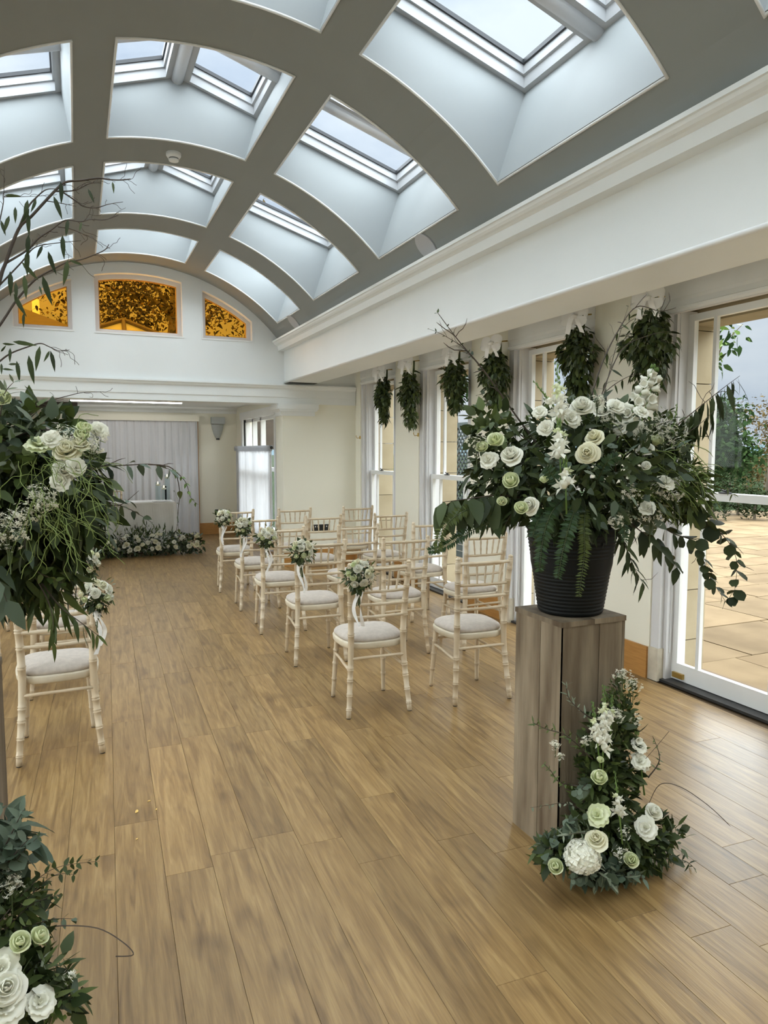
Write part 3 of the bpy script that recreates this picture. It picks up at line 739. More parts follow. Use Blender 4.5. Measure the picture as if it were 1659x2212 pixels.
def filler(parent, c, rad, n=40, seed=0, m=None, s=1.0, base=None):
    """airy sprig of small white blossoms"""
    R = random.Random(seed); c = Vector(c); base = Vector(base) if base else c - Vector((0,0,rad*2.2))
    st = MB(); fl = MB(); dot = MB(); 
    for i in range(5):
        a = i*1.256; dot.add([(0,0,0),(math.cos(a-.45)*.0035,math.sin(a-.45)*.0035,.001),(math.cos(a)*.0062,math.sin(a)*.0062,.0015),(math.cos(a+.45)*.0035,math.sin(a+.45)*.0035,.001)],[(0,1,2,3)])
    for i in range(n):
        d = Vector((R.gauss(0,1), R.gauss(0,1), R.gauss(0,1)+.4)).normalized(); p = c + d*rad*R.random()**.5
        if i % 4 == 0: st.tube([base.lerp(c, R.uniform(.3,.9)), (p+c)/2, p], .0008, 3)
        fl.put(dot, place(p, frame_from((d + Vector((R.uniform(-1,1),R.uniform(-1,1),R.uniform(-1,1)))*.5).cross(Vector((.2,.9,.3)))), s*R.uniform(.8,1.5)))
    st.tube([base, c], [.002,.0012], 4)
    o = st.build('filler_sprig', M_STEM, parent); fl.build('small_blossoms', m or P_WHITE, o, kind='stuff'); return o
def ribbon(parent, p, length, wd, seed=0, name='ribbon', dirn=(0,-1,0)):
    R = random.Random(seed); p = Vector(p); m = MB(); n = 9; vs = []; f = Vector(dirn); side = f.cross(Vector((0,0,1))).normalized()
    for i in range(n+1):
        t = i/n; an = math.sin(t*5+seed)*.9; s2 = (side*math.cos(an)+f*math.sin(an))*wd/2
        q = p + Vector((0,0,-length*t)) + side*math.sin(t*4+seed*2)*.02 + side*(R.choice((-1,1))*.0) + f*(.02*math.sin(t*3+seed)); vs += [q-s2, q+s2]
    m.add(vs, [(2*i,2*i+1,2*i+3,2*i+2) for i in range(n)]); return m.build(name, M_RIB, parent, True)
def bow(parent, p, s, f=(-1,0,0), name='ribbon_bow'):
    p = Vector(p); f = Vector(f).normalized(); side = f.cross(Vector((0,0,1))).normalized(); m = MB()
    for sg in (1, -1):
        n = 10; vs = []
        for i in range(n+1):
            t = i/n; a = 2*PI*t; q = p + side*sg*s*(.5-.5*math.cos(a))*.9 + Vector((0,0,1))*s*.28*math.sin(a)*(1-.2*sg) + f*.012
            wv = Vector((0,0,1))*s*.30 + f*s*.10*math.cos(a); vs += [q-wv, q+wv]
        m.add(vs, [(2*i,2*i+1,2*i+3,2*i+2) for i in range(n)])
        vs = []
        for i in range(6):
            t = i/5; q = p + side*sg*s*(.15+.35*t) - Vector((0,0,1))*s*1.0*t + f*(.012+.01*math.sin(t*5)); wv = side*s*.16 + Vector((0,0,1))*s*.06; vs += [q-wv, q+wv]
        m.add(vs, [(2*i,2*i+1,2*i+3,2*i+2) for i in range(5)])
    m.lathe([(.2*s,-.12*s),(.22*s,0),(.2*s,.12*s)], p+f*.012, 8)
    return m.build(name, M_RIB, parent, True)

# ---- trees and hedge beyond the terrace
M_BARK = mat('bark', (.10,.08,.055), None, .9)
def tree(loc, hgt, rad, n, kinds, label, cat, seed, lsize, trunk=.06, squash=1.0, name='tree', crown_z=.62):
    R = random.Random(seed); t = thing(name, label, cat, loc, group=None); tr = MB()
    tr.tube([(0,0,0),(R.uniform(-.1,.1),R.uniform(-.1,.1),hgt*.4),(0,0,hgt*.85)], [trunk,trunk*.7,trunk*.25], 7)
    tips = []
    for i in range(11):
        a = R.uniform(0,6.28); z = hgt*R.uniform(.3,.8); q = Vector((math.cos(a)*rad*R.uniform(.4,.95), math.sin(a)*rad*R.uniform(.4,.95), z+hgt*R.uniform(.05,.25)))
        tr.tube([(0,0,z), (q.x*.5,q.y*.5,z+.1*hgt), q], [trunk*.35, trunk*.22, trunk*.08], 5); tips.append(q)
    tr.build('trunk', M_BARK, t, True)
    byk = {}
    for i in range(n):
        b = R.choice(tips+[Vector((0,0,hgt*.8))]); p = b + Vector((R.gauss(0,.30)*rad, R.gauss(0,.30)*rad, R.gauss(0,.22)*rad*squash))
        if p.z < .02: p.z = R.uniform(.02,.3)
        kind, lm = R.choice(kinds); d = Vector((R.uniform(-1,1), R.uniform(-1,1), R.uniform(-1,.4))).normalized()
        byk.setdefault(lm.name, (MB(), lm))[0].put(LG[kind], place(p, frame_from(d, (R.uniform(-1,1),R.uniform(-1,1),1)), lsize*R.uniform(.7,1.3)))
    for k, (m, lm) in byk.items(): m.build('foliage', lm, t, True, kind='stuff')
    return t
L_TREE = leaf_mat('tree_green', (.012,.028,.009), (.032,.056,.018), .9, .2, .03); L_RUST = leaf_mat('tree_rust', (.055,.038,.013), (.10,.07,.027), .9, .2, .03); L_HEDGE = leaf_mat('hedge_green', (.010,.018,.006), (.024,.032,.012), .9, .2, .03)
gt = at(1560, 1080, x=16.5)
tree((gt.x-.3, gt.y+.5, ZT), 2.75, 1.0, 5000, [('ovate', L_TREE), ('broad', L_TREE)], 'rounded green garden tree beyond the terrace, left edge of the wide window', 'tree', 3, 2.2, name='garden_tree')
rt = at(1655, 1080, x=19.5)
tree((rt.x, rt.y, ZT), 3.1, 1.0, 2200, [('ovate', L_RUST), ('small', L_RUST)], 'thin rust-leaved autumn tree behind the hedge, right edge of the picture', 'tree', 9, 1.9, trunk=.04, name='autumn_tree')
nt_ = at(1500, 760, x=6.4)
tree((nt_.x-.1, nt_.y+.75, ZT), 3.5, .85, 800, [('ovate', L_TREE), ('broad', L_FRESH)], 'leafy tree close outside with a branch reaching into the wide window pane', 'tree', 14, 1.5, name='terrace_tree')
_tt = [o for o in COL.objects if o.name.startswith('terrace_tree')][0]
for u_, v_, n_, r_ in ((1555,740,26,.16),(1580,705,10,.13),(1600,725,9,.12),(1548,790,16,.13),(1568,700,8,.12)):
    q_ = at(u_, v_, x=6.5) - Vector(_tt.location); cloud(_tt, q_, (r_,r_,r_), n_, [('broad', L_TREE), ('ovate', L_FRESH)], u_, size=1.15, shell=.1)
MB().tube([(0,0,2.2), at(1540,800,x=6.5)-Vector(_tt.location), at(1560,745,x=6.5)-Vector(_tt.location), at(1605,700,x=6.5)-Vector(_tt.location)], [.03,.012,.008,.003], 5).build('bough', M_BARK, _tt, True)
hedge_lb = ['below the green garden tree', 'between the green and rust-leaved trees', 'under the rust-leaved tree', 'at the right picture edge', 'half behind the wide window frame']
for i, (u, hh) in enumerate(((1536, .95), (1584, .75), (1632, .85), (1682, .8), (1488, 1.0))):
    p = at(u, 1128, z=ZT); p = Vector((p.x+.5+(1.25 if i in (1,3) else -.05 if i < 4 else 1.3), p.y+.4+(.95 if i in (1,3) else 0 if i < 4 else 1.0), ZT)); hd = thing('hedge_shrub', 'low dense hedge shrub ' + hedge_lb[i], 'shrub', p, group='hedge along the terrace')
    R = random.Random(40+i); m = MB()
    for k in range(700):
        a = R.uniform(0, 6.28); r_ = R.random()**.5; q = Vector((math.cos(a)*.40*r_, math.sin(a)*.40*r_, hh*R.random()**.6*(1-.35*r_*r_)))
        m.put(LG['ovate'], place(q, frame_from((R.uniform(-1,1),R.uniform(-1,1),R.uniform(-.5,1))), 1.7*R.uniform(.6,1.3)))
    m.build('foliage', L_HEDGE, hd, True, kind='stuff')
    MB().tube([(0,0,0),(0,0,hh*.7)], [.04,.02], 6).build('stem', M_BARK, hd)
for i, (u, x, hh) in enumerate(((1535, 21.5, 2.0), (1575, 25.5, 1.9), (1612, 30.0, 1.8), (1650, 34.5, 2.3))):
    p = at(u, 1090, x=x); hd = thing('garden_bush', 'mid-height leafy bush beyond the hedge, ' + ['farthest left in the wide window', 'second from the left in the wide window', 'third from the left in the wide window', 'farthest right in the wide window'][i], 'bush', (p.x, p.y, ZT-.25), group='bushes beyond the hedge')
    R = random.Random(60+i); m = MB()
    for k in range(900):
        a = R.uniform(0, 6.28); r_ = R.random()**.5; q = Vector((math.cos(a)*.9*r_, math.sin(a)*.9*r_, hh*R.random()**.6*(1-.35*r_*r_)))
        m.put(LG['ovate'], place(q, frame_from((R.uniform(-1,1),R.uniform(-1,1),R.uniform(-.5,1))), 3.0*R.uniform(.6,1.3)))
    m.build('foliage', (L_HEDGE, L_TREE, L_RUST, L_TREE)[i], hd, True, kind='stuff'); MB().tube([(0,0,0),(0,0,hh*.7)], [.06,.02], 6).build('stem', M_BARK, hd)
# dark lattice trellis seen through the second window
M_TREL = mat('dark_trellis', (.035,.05,.05), None, .7)
tb = at(996, 1000, x=5.6); trl = thing('trellis_screen', 'dark green lattice trellis screen outside the second window', 'trellis', (5.6, tb.y, ZT))
for i in range(30):
    for sg in (1, -1):
        y0 = -1.5 + i*.105; a = Vector((.012*sg, y0, .75)); b = Vector((.012*sg, y0+sg*1.35, 2.1))
        lo, hi = -1.5, 1.5
        def clip(a, b):
            ts = [0.0, 1.0]
            if b.y != a.y:
                for lim in (lo, hi):
                    t = (lim-a.y)/(b.y-a.y)
                    if 0 < t < 1:
                        if (b.y > a.y and lim == hi) or (b.y < a.y and lim == lo): ts[1] = min(ts[1], t)
                        else: ts[0] = max(ts[0], t)
            return a.lerp(b, ts[0]), a.lerp(b, ts[1])
        if not (lo-1.3 < y0 < hi+1.3): continue
        p, q = clip(a, b)
        if (q-p).length < .05: continue
        dirn = (q-p).normalized(); nrm = Vector((1,0,0)); sd_ = dirn.cross(nrm)*.016; th = nrm*.005
        MB().add([p-sd_-th,p+sd_-th,p+sd_+th,p-sd_+th,q-sd_-th,q+sd_-th,q+sd_+th,q-sd_+th],[(0,1,2,3),(7,6,5,4),(0,4,5,1),(1,5,6,2),(2,6,7,3),(3,7,4,0)]).build('slat', M_TREL, trl)
fr = MB()
for y0 in (-1.54, 1.48): fr.box(-.03, .03, y0, y0+.07, 0, 2.2)
fr.box(-.03, .03, -1.54, 1.55, 2.08, 2.16); fr.build('frame', M_TREL, trl)
pn = MB()
for k in range(7): pn.box(-.012, .012, -1.5, 1.5, .02+k*.105, .115+k*.105)
pn.build('lower_boards', M_TREL, trl)
vine = thing('climbing_vine', 'leafy climber growing above the lattice trellis', 'vine', (5.6, tb.y, ZT)); 
cloud(vine, (0, .2, 2.75), (.3, 1.2, .42), 500, [('ovate', L_TREE)], 5, size=1.7, shell=0); MB().tube([(.06,.3,0),(.07,.2,1.6),(0,.2,2.7)], .02, 6).build('stem', M_BARK, vine)
L_AUT = leaf_mat('autumn_leaf', (.007,.006,.003), (.035,.028,.010), .6, .2, .2)
# what the amber lights look out on: lantern roof, tiled roof, tree
M_TILE = mat('brown_roof_tiles', (.05,.035,.022), (.03,.021,.014), .8, 6.0, (1,8,8)); M_LANT = mat('lantern_panel', (.20,.20,.18), None, .5)
lt = thing('roof_lantern', 'small pitched glazed roof lantern behind the middle amber window', 'roof lantern', (.70, 11.6, 2.72))
MB().box(-1.2, 1.2, -.8, .8, -.1, .22).build('kerb', M_TILE, lt)
for sg in (1, -1): MB().add([(sg*1.25,-.85,.22),(sg*1.25,.85,.22),(0,.35,.75),(0,-.35,.75)], [(0,1,2,3)]).build('roof_slope', M_LANT, lt)
for sg in (1, -1): MB().add([(-1.25,sg*.85,.22),(1.25,sg*.85,.22),(0,sg*.35,.75)], [(0,1,2)]).build('gable_slope', M_LANT, lt)
rb = MB()
for a, b in (((-1.25,-.87,.23),(0,-.36,.77)),((1.25,-.87,.23),(0,-.36,.77)),((0,-.36,.77),(0,.36,.77)),((0,-.88,.23),(0,-.36,.77))): rb.tube([a,b], .03, 6)
rb.build('rib', M_TILE, lt)
nr = thing('neighbour_roof', 'brown tiled roof slope behind the left amber window', 'roof', (-1.7, 14.0, 2.5))
MB().add([(-3,-1,-.2),(1.75,-1,-.2),(1.75,1.5,-.2),(-3,1.5,-.2),(-3,-1,1.1),(1.75,-1,1.1),(1.75,1.5,1.1),(-3,1.5,1.1),(-.6,.25,2.1),(-3,.25,2.1)], [(0,3,2,1),(0,1,5,4),(1,2,6,5),(2,3,7,6),(4,5,8,9),(5,6,8),(6,7,9,8),(0,4,9,7,3)]).build('tiled_slope', M_TILE, nr)
M_CHIM = mat('cream_render', (.75,.72,.62), None, .9); MB().box(1.0, 1.12, 1.9, 2.3, 0, 3.2).build('rendered_chimney', M_CHIM, nr)
tree((1.9, 14.9, 2.35), 3.4, 1.9, 9000, [('broad', L_AUT), ('ovate', L_AUT), ('ovate', L_RUST)], 'large autumn-leaved tree filling the middle and right amber windows', 'tree', 21, 1.25, trunk=.14, name='background_tree')
structure(MB().box(-6, 6, 13.82, 16.8, 1.6, 2.35).build('ground_roof', M_TILE))

# ================================================================== CHAIRS
def ringed(p0, p1, p2, r0, r1, r2, rings, n=8):
    """bamboo-turned post through three points; rings at fractions of its length"""
    P = catmull([p0, p1, p2], 8); m = len(P); ts = [i/(m-1) for i in range(m)]
    def pos(t):
        q = t*(m-1); i = min(int(q), m-2); return P[i].lerp(P[i+1], q-i)
    def rad(t): return r0+(r1-r0)*t*2 if t < .5 else r1+(r2-r1)*(t-.5)*2
    st = []
    for t in ts:
        if all(abs(t-q) > .012 for q in rings): st.append((t, rad(t)))
    for q in rings:
        for dt, k in ((-.010,1.0),(-.007,1.20),(-.003,1.06),(.0,1.02),(.003,1.06),(.007,1.20),(.010,1.0)): st.append((min(1,max(0,q+dt)), rad(q)*k))
    st.sort(); return [pos(t) for t, _ in st], [r for _, r in st]
def make_chair():
    t = thing('chiavari_chair', 'x', 'chair')
    for sg in (-1, 1):
        pts, rr = ringed((sg*.195,-.195,.004), (sg*.166,-.155,.44), (sg*.185,-.197,.905), .0148, .0190, .0165, [.085,.19,.28,.345,.555,.655,.735,.82,.905])
        m = MB().tube(pts, rr, 10)
        m.lathe([(.015,0),(.0175,.004),(.0175,.007),(.012,.010),(.015,.014),(.0155,.020),(.011,.027),(.003,.030)], (sg*.185,-.197,.900), 10)
        p = m.build('rear_post', M_LIME, t, True); MB().lathe([(.0135,0),(.0135,.006)], (sg*.195,-.195,0), 8).build('foot_cap', M_DARK, p)
        pts, rr = ringed((sg*.173,.205,.004), (sg*.163,.185,.22), (sg*.155,.165,.41), .0125, .0165, .0175, [.30,.52,.72])
        p = MB().tube(pts, rr, 10).build('front_leg', M_LIME, t, True); MB().lathe([(.0125,0),(.0125,.006)], (sg*.173,.205,0), 8).build('foot_cap', M_DARK, p)
    def px(z): 
        k = (z-.44)/.465; return .166+.019*k, -.155-.042*k
    def rail(z, r, bulge, name='rail'):
        x, y = px(z); n = 13; pts = [(-x+2*x*i/(n-1), y-.018*math.sin(PI*i/(n-1)), z) for i in range(n)]
        MB().tube(pts, [r*(1.18 if i in (3,6,9) else 1) for i in range(n)], 8).build(name, M_LIME, t, True)
    rail(.888, .0105, 1, 'top_rail'); rail(.752, .0095, 1); rail(.674, .0095, 1); rail(.598, .0095, 1)
    for i in range(5):
        k = (i-2)*.056; za, zb = .752, .888; xa, ya = px(za); xb, yb = px(zb); q = lambda x, w: .018*math.sin(PI*(x/(2*w)+.5))
        a = Vector((k*.92, ya-q(k*.92, xa), za)); b = Vector((k*1.10, yb-q(k*1.10, xb), zb))
        pts = [a.lerp(b, s/8) for s in range(9)]
        MB().tube(pts, [.0062,.0062,.0062,.0085,.0062,.0062,.0085,.0062,.0058], 6).build('spindle', M_LIME, t, True)
    for z, y, w in ((.350,-.167,.170), (.335,.178,.157)):
        MB().tube([(-w,y,z),(-w*.4,y,z),(0,y,z),(w*.4,y,z),(w,y,z)], [.0085,.010,.0085,.010,.0085], 8).build('stretcher', M_LIME, t, True)
    for sg in (-1, 1):
        MB().tube([(sg*.174,-.173,.275),(sg*.170,-.05,.28),(sg*.166,.06,.29),(sg*.163,.186,.295)], [.0085,.010,.0085,.0085], 8).build('stretcher', M_LIME, t, True)
    def outline(s, n=40):
        o = []
        for i in range(n):
            a = 2*PI*i/n; c, d = math.cos(a), math.sin(a); e = .62
            x = abs(c)**e*math.copysign(1,c); y = abs(d)**e*math.copysign(1,d)
            o.append((x*(.203+.006*y)*s, .022+y*.193*s))
        return o
    def loft(layers, name, mt):
        m = MB(); n = 40
        for s, z in layers: m.v.extend([(x, y, z) for x, y in outline(s, n)])
        for l in range(len(layers)-1):
            for i in range(n): m.f.append((l*n+i, l*n+(i+1)%n, (l+1)*n+(i+1)%n, (l+1)*n+i))
        m.f.append(tuple(reversed(range(n)))); e = (len(layers)-1)*n; m.f.append(tuple(range(e, e+n))); m.build(name, mt, t, True)
    loft([(.90,.398),(.965,.400),(.985,.408),(1.0,.432),(.985,.440),(.93,.442)], 'seat_frame', M_LIMELT)
    loft([(.93,.441),(.962,.446),(.965,.456),(.93,.468),(.84,.479),(.68,.487),(.45,.492),(.2,.494)], 'seat_cushion', M_CUSH)
    return t
proto = make_chair(); first = [True]
def chair(x, y, rz, label, group, z=0.0):
    o = proto if first[0] else copy_tree(proto); first[0] = False
    o.location = (x, y, z); o.rotation_euler = (0, 0, rz); o['label'] = label; o['group'] = group; return o
ORD = ['nearest', 'second', 'third', 'fourth', 'farthest']
RNG = random.Random(11)
ROWY = [4.01, 5.12, 6.12, 7.09, 8.08]
COLX = {0: 1.632, 1: 2.30, 2: 2.99}
COLN = {0: 'by the aisle', 1: 'in the middle of its row', 2: 'nearest the windows'}
for r in range(5):
    for c in range(3):
        if r == 0 and c == 2: continue          # stands wholly behind the pedestal, not seen
        dx = (0, 0, (-.03, .0, .06, .07)[min(max(r-1,0),3)])[c]
        y = ROWY[r] + (0, -.06, -.10)[c]*(1 if r < 3 else .4)
        chair(COLX[c]+dx+RNG.uniform(-.012,.012), y, math.radians((-3.0, -2.2, 1.5)[c] + RNG.uniform(-1.5,1.5)),
              'limewashed spindle-back chair %s, %s row right of the aisle' % (COLN[c], ORD[r]), 'chairs right of the aisle')
LROW = [4.08, 5.12, 6.12, 7.12, 8.10]
for r in range(5):
    for c in range(2):
        if r == 0 and c == 1: continue
        chair((-.125, -.79)[c] + RNG.uniform(-.01,.01), LROW[r], math.radians(1.0 + RNG.uniform(-1.2,1.2)),
              'limewashed spindle-back chair %s, %s row left of the aisle' % (('by the aisle', 'second from the aisle')[c], ORD[r]), 'chairs left of the aisle')

# ================================================================== AISLE POSIES
def posy(x, y, z, label, seed, s=1.0, sgn=1):
    R = random.Random(seed); t = thing('aisle_posy', label, 'posy', (x, y, z), group='rose posies tied to the aisle chairs')
    st = MB()
    for k in range(9): st.tube([(R.uniform(-.014,.014), R.uniform(-.01,.01), -.17+R.uniform(-.02,.02)), (0,0,-.06), (R.uniform(-.05,.05), R.uniform(-.05,.02), .0)], .0028, 5)
    st.build('stems', M_STEM, t)
    kinds = [('rose', P_WHITE, 1.0), ('rose', P_CREAM, .95), ('rose', P_WHITE, .9), ('bud', P_GREEN, 1.2), ('rose', P_CREAM, .85), ('bud', P_GREEN, 1.15), ('open', P_WHITE, .95), ('rose', P_WHITE, .8), ('bud', P_GREEN, 1.0), ('open', P_WHITE, .8), ('bud', P_CREAM, 1.2), ('rose', P_WHITE, .85)]
    for i, (kd, m, sz) in enumerate(kinds):
        a = i*2.4 + seed; q = math.sqrt((i+.5)/len(kinds)); d = Vector((math.cos(a)*q, -.75+.55*abs(math.sin(a*1.3))*.6, .35+math.sin(a)*q)).normalized()
        p = Vector((d.x*.082, d.y*.066-.008, .012+d.z*.075))*s
        flower(t, kd, m, p, d, sz*.86*s, R.uniform(0,6))
    cloud(t, (0,-.004,.0), (.086*s,.072*s,.078*s), 150, [('small', L_DARK), ('small', L_MID), ('ovate', L_DARK)], seed, size=.8*s, shell=.25)
    cloud(t, (0,-.01,.012), (.104*s,.085*s,.090*s), 34, [('olive', L_OLIVE), ('small', L_MID), ('olive', L_MID)], seed+50, size=.75*s, shell=.85, n_obj=12, toward=Vector((0,-1,.3)))
    cloud(t, (0,0,-.045), (.05*s,.045*s,.035*s), 60, [('small', L_DARK), ('ovate', L_DARK)], seed+9, size=.8, droop=.9)
    MB().lathe([(.016,-.02),(.018,-.012),(.018,.01),(.015,.016)], (0,0,-.092), 10).build('ribbon_band', M_RIB, t, True)
    ribbon(t, (-.008,-.022,-.09), .20, .022, seed, dirn=(0,-1,0)); ribbon(t, (.012,-.020,-.09), .15+.05*R.random(), .020, seed+3, dirn=(.3,-1,0))
    return t
for r in range(5):
    y = ROWY[r] - .195 - .058
    posy(COLX[0]-.187+(.012 if r else .016), y, .862-.006*r, 'white rose posy with ribbon on the aisle chair, %s row on the right' % ORD[r], 3+r*7, 1.0)
posy(-.125+.197, LROW[0]-.195-.05, .845, 'white rose posy with ribbon on the nearest left aisle chair', 61, .92)
posy(-.125+.165, LROW[1]-.195-.05, .850, 'white rose posy on the second left aisle chair, partly behind trailing greenery', 77, .98)

# ================================================================== PEDESTALS AND BUCKETS
def pedestal(x0, y0, label):
    t = thing('wooden_pedestal', label, 'pedestal', (x0+.156, y0+.154, 0), group='weathered board pedestals'); a = .156; b = .154; hz = .934; e = .0015; th = .022
    hh = hz-.020
    for n, m in (('top_board', MB().box(-a, -e, -b, b, hh, hz)), ('top_board', MB().box(e, a, -b, b, hh, hz))): m.build(n, M_PED, t)
    for p, q in ((-a+.004, .028-e), (.028+e, a-.016)): MB().box(p, q, -b+.004, -b+.004+th, 0, hh-.001).build('front_board', M_PED, t)
    MB().box(a-.014, a-.002, -b+.004, b-.004, 0, hh-.001).build('side_board', M_PED, t)
    for p, q in ((-b+.002, -.02-e), (-.02+e, b-.004)): MB().box(-a+.003, -a+.003+th, p+.024 if p < -.1 else p, q, 0, hh-.001).build('side_board', M_PED, t)
    MB().box(-a+.003, -a+.012, -b+.004, -b+.026, 0, hh-.001).build('corner_post', M_PED, t)
    for p, q in ((-a+.025, -e), (e, a-.016)): MB().box(p, q, b-.026, b-.004, 0, hh-.001).build('back_board', M_PED, t)
    return t
pedestal(1.655, 2.145, 'weathered grey wooden pedestal right of the aisle carrying a black bucket')
pedestal(-.547, 2.176, 'weathered wooden pedestal cut by the left picture edge')
def bucket(x, y, label):
    t = thing('flower_bucket', label, 'bucket', (x, y, .934), group='black flower buckets on pedestals')
    prof = [(.118,0),(.124,.003)]
    for i in range(22):
        z = .008+i*.0145; r = .126+.052*z/.34
        prof += [(r,z),(r+.0028,z+.004),(r+.0028,z+.009),(r,z+.013)]
    prof += [(.180,.336),(.186,.345),(.180,.350),(.170,.345),(.160,.20),(.120,.02)]
    MB().lathe(prof, n=40).build('bucket_body', M_BUCKET, t, True)
    MB().lathe([(.02,.30),(.168,.30),(.168,.305),(.02,.31)], n=24).build('floral_foam', L_DARK, t); return t
bucket(1.815, 2.30, 'ribbed black bucket of flowers standing on the right pedestal')
bucket(-.39, 2.33, 'ribbed black bucket of flowers on the left-edge pedestal')

# ================================================================== RIGHT PEDESTAL ARRANGEMENT
def A(u, v, y): return at(u, v, y=y)
def face(p): return (Vector((0,0,H)) - Vector(p)).normalized()
ar = thing('pedestal_arrangement', 'huge loose white rose and greenery arrangement in the right-hand black bucket', 'flower arrangement', (0,0,0))
c0 = A(1262, 1035, 2.30)
cloud(ar, c0, (.36,.33,.20), 1300, [('ovate', L_DARK), ('small', L_DARK), ('ovate', L_MID), ('lance', L_DARK), ('small', L_MID)], 101, shell=.1)
cloud(ar, c0+Vector((.0,-.02,.02)), (.42,.34,.26), 700, [('ovate', L_DARK), ('small', L_MID), ('olive', L_OLIVE), ('lance', L_DARK), ('ovate', L_EUC)], 102, shell=.6)
cloud(ar, A(1440, 1060, 2.24), (.19,.16,.13), 680, [('small', L_MID), ('olive', L_FRESH), ('lance', L_MID), ('small', L_DARK)], 103, shell=.2, droop=.4)
cloud(ar, A(1100, 1030, 2.30), (.17,.16,.14), 520, [('ovate', L_DARK), ('lance', L_DARK), ('small', L_MID)], 104, shell=.2, droop=.4)
cloud(ar, A(1260, 925, 2.32), (.26,.20,.12), 560, [('ovate', L_DARK), ('small', L_MID), ('lance', L_DARK)], 105, shell=.2, droop=0)
cloud(ar, A(1250, 1120, 2.22), (.22,.12,.08), 320, [('ovate', L_DARK), ('lance', L_DARK), ('small', L_FERN)], 106, shell=.2, droop=.8)
cloud(ar, A(1400, 960, 2.30), (.13,.12,.09), 260, [('small', L_MID), ('small', L_DARK), ('tiny', L_OLIVE)], 107, shell=.1, droop=.0)
B = lambda pts, kind, lm, **k: branch(ar, [A(u, v, y) for u, v, y in pts], kind, lm, **k)
B([(1190,1000,2.3),(1120,905,2.36),(1045,800,2.40),(990,735,2.42),(945,675,2.44)], 'small', L_DARK, gap=.05, start=.35, r=.0045, seed=1, twigs=7, droop=.0)
B([(1070,835,2.4),(1010,760,2.42),(960,725,2.42),(925,710,2.43)], 'tiny', L_DARK, gap=.035, start=.4, r=.002, seed=2, twigs=4)
B([(1150,960,2.3),(1080,900,2.34),(1040,850,2.37)], 'ovate', L_DARK, gap=.030, size=1.1, start=.1, seed=3, droop=0)
B([(1260,920,2.3),(1295,800,2.34),(1335,715,2.36),(1375,663,2.37),(1425,672,2.38),(1460,665,2.39)], 'gum', L_DARK, gap=.055, size=.62, start=.2, r=.004, seed=4, droop=1.1, pairs=False, twigs=6)
B([(1285,930,2.3),(1320,790,2.36),(1345,700,2.36),(1358,660,2.36)], 'tiny', L_DARK, gap=.07, start=.4, r=.002, seed=5, pairs=False, twigs=4)
B([(1290,880,2.3),(1340,760,2.33),(1400,725,2.35),(1455,715,2.36)], 'gum', L_DARK, gap=.045, size=.6, start=.2, r=.0028, seed=6, droop=1.2, pairs=False)
B([(1275,900,2.3),(1310,845,2.3),(1360,812,2.3),(1390,808,2.3)], 'gum', L_DARK, gap=.035, size=.62, start=.2, r=.0025, seed=61, droop=1.2, pairs=False)
B([(1390,990,2.25),(1450,930,2.24),(1510,880,2.24),(1560,840,2.24),(1598,812,2.24)], 'gum', L_DARK, gap=.0155, size=1.55, start=.12, r=.0035, seed=7, droop=2.2, spread=.5, jit=.62, pairs=False, twigs=5)
B([(1400,1000,2.2),(1440,960,2.2),(1500,925,2.2),(1545,885,2.2)], 'gum', L_DARK, gap=.014, size=1.5, start=.15, r=.003, seed=8, droop=2.2, spread=.5, jit=.6, pairs=False)
B([(1400,1090,2.2),(1480,1105,2.18),(1550,1145,2.16),(1590,1205,2.15),(1585,1290,2.14)], 'round', L_DARK, gap=.040, size=1.75, start=.25, r=.003, seed=9, droop=.4, twigs=3)
B([(1390,1110,2.2),(1450,1150,2.18),(1505,1175,2.17),(1530,1240,2.16),(1568,1300,2.15)], 'round', L_DARK, gap=.042, size=1.6, start=.2, r=.003, seed=10, droop=.5, twigs=3)
B([(1350,1120,2.2),(1400,1160,2.18),(1440,1190,2.17),(1470,1240,2.17)], 'broad', L_DARK, gap=.04, size=1.05, start=.25, r=.003, seed=11, droop=.8)
B([(1330,1130,2.2),(1355,1190,2.18),(1372,1230,2.18),(1390,1262,2.18)], 'lance', L_DARK, gap=.026, size=1.25, start=.2, r=.0025, seed=12, droop=.8, twigs=2)
B([(1150,1080,2.25),(1080,1070,2.22),(1010,1078,2.2),(955,1085,2.2)], 'broad', L_DARK, gap=.034, size=1.6, start=.15, r=.004, seed=13, droop=1.5, jit=.35)
B([(1130,1090,2.25),(1070,1105,2.22),(1010,1110,2.2),(975,1120,2.2)], 'broad', L_DARK, gap=.045, size=1.4, start=.3, r=.003, seed=14, droop=1.4)
B([(1130,1000,2.25),(1060,990,2.24),(1020,1010,2.24)], 'ovate', L_DARK, gap=.03, size=.9, start=.2, r=.003, seed=15, droop=.3)
B([(1160,1060,2.2),(1120,1090,2.18),(1090,1135,2.17)], 'lance', L_DARK, gap=.024, size=.9, start=.2, seed=16, droop=.8)
B([(1330,1020,2.15),(1330,960,2.12),(1345,915,2.12)], 'round', L_EUC, gap=.03, size=.95, start=.2, r=.003, seed=17, droop=0)
B([(1200,1060,2.12),(1215,1010,2.08),(1180,985,2.07)], 'round', L_EUC, gap=.028, size=1.0, start=.2, r=.003, seed=18, droop=0)
B([(1230,1080,2.1),(1225,1060,2.02),(1180,1075,1.98)], 'round', L_EUC, gap=.026, size=.9, start=.2, r=.003, seed=19, droop=.1)
B([(1490,1020,2.2),(1530,1010,2.18),(1560,1040,2.16),(1590,1075,2.15)], 'lance', L_MID, gap=.035, size=.6, start=.2, r=.002, seed=20, droop=.4)
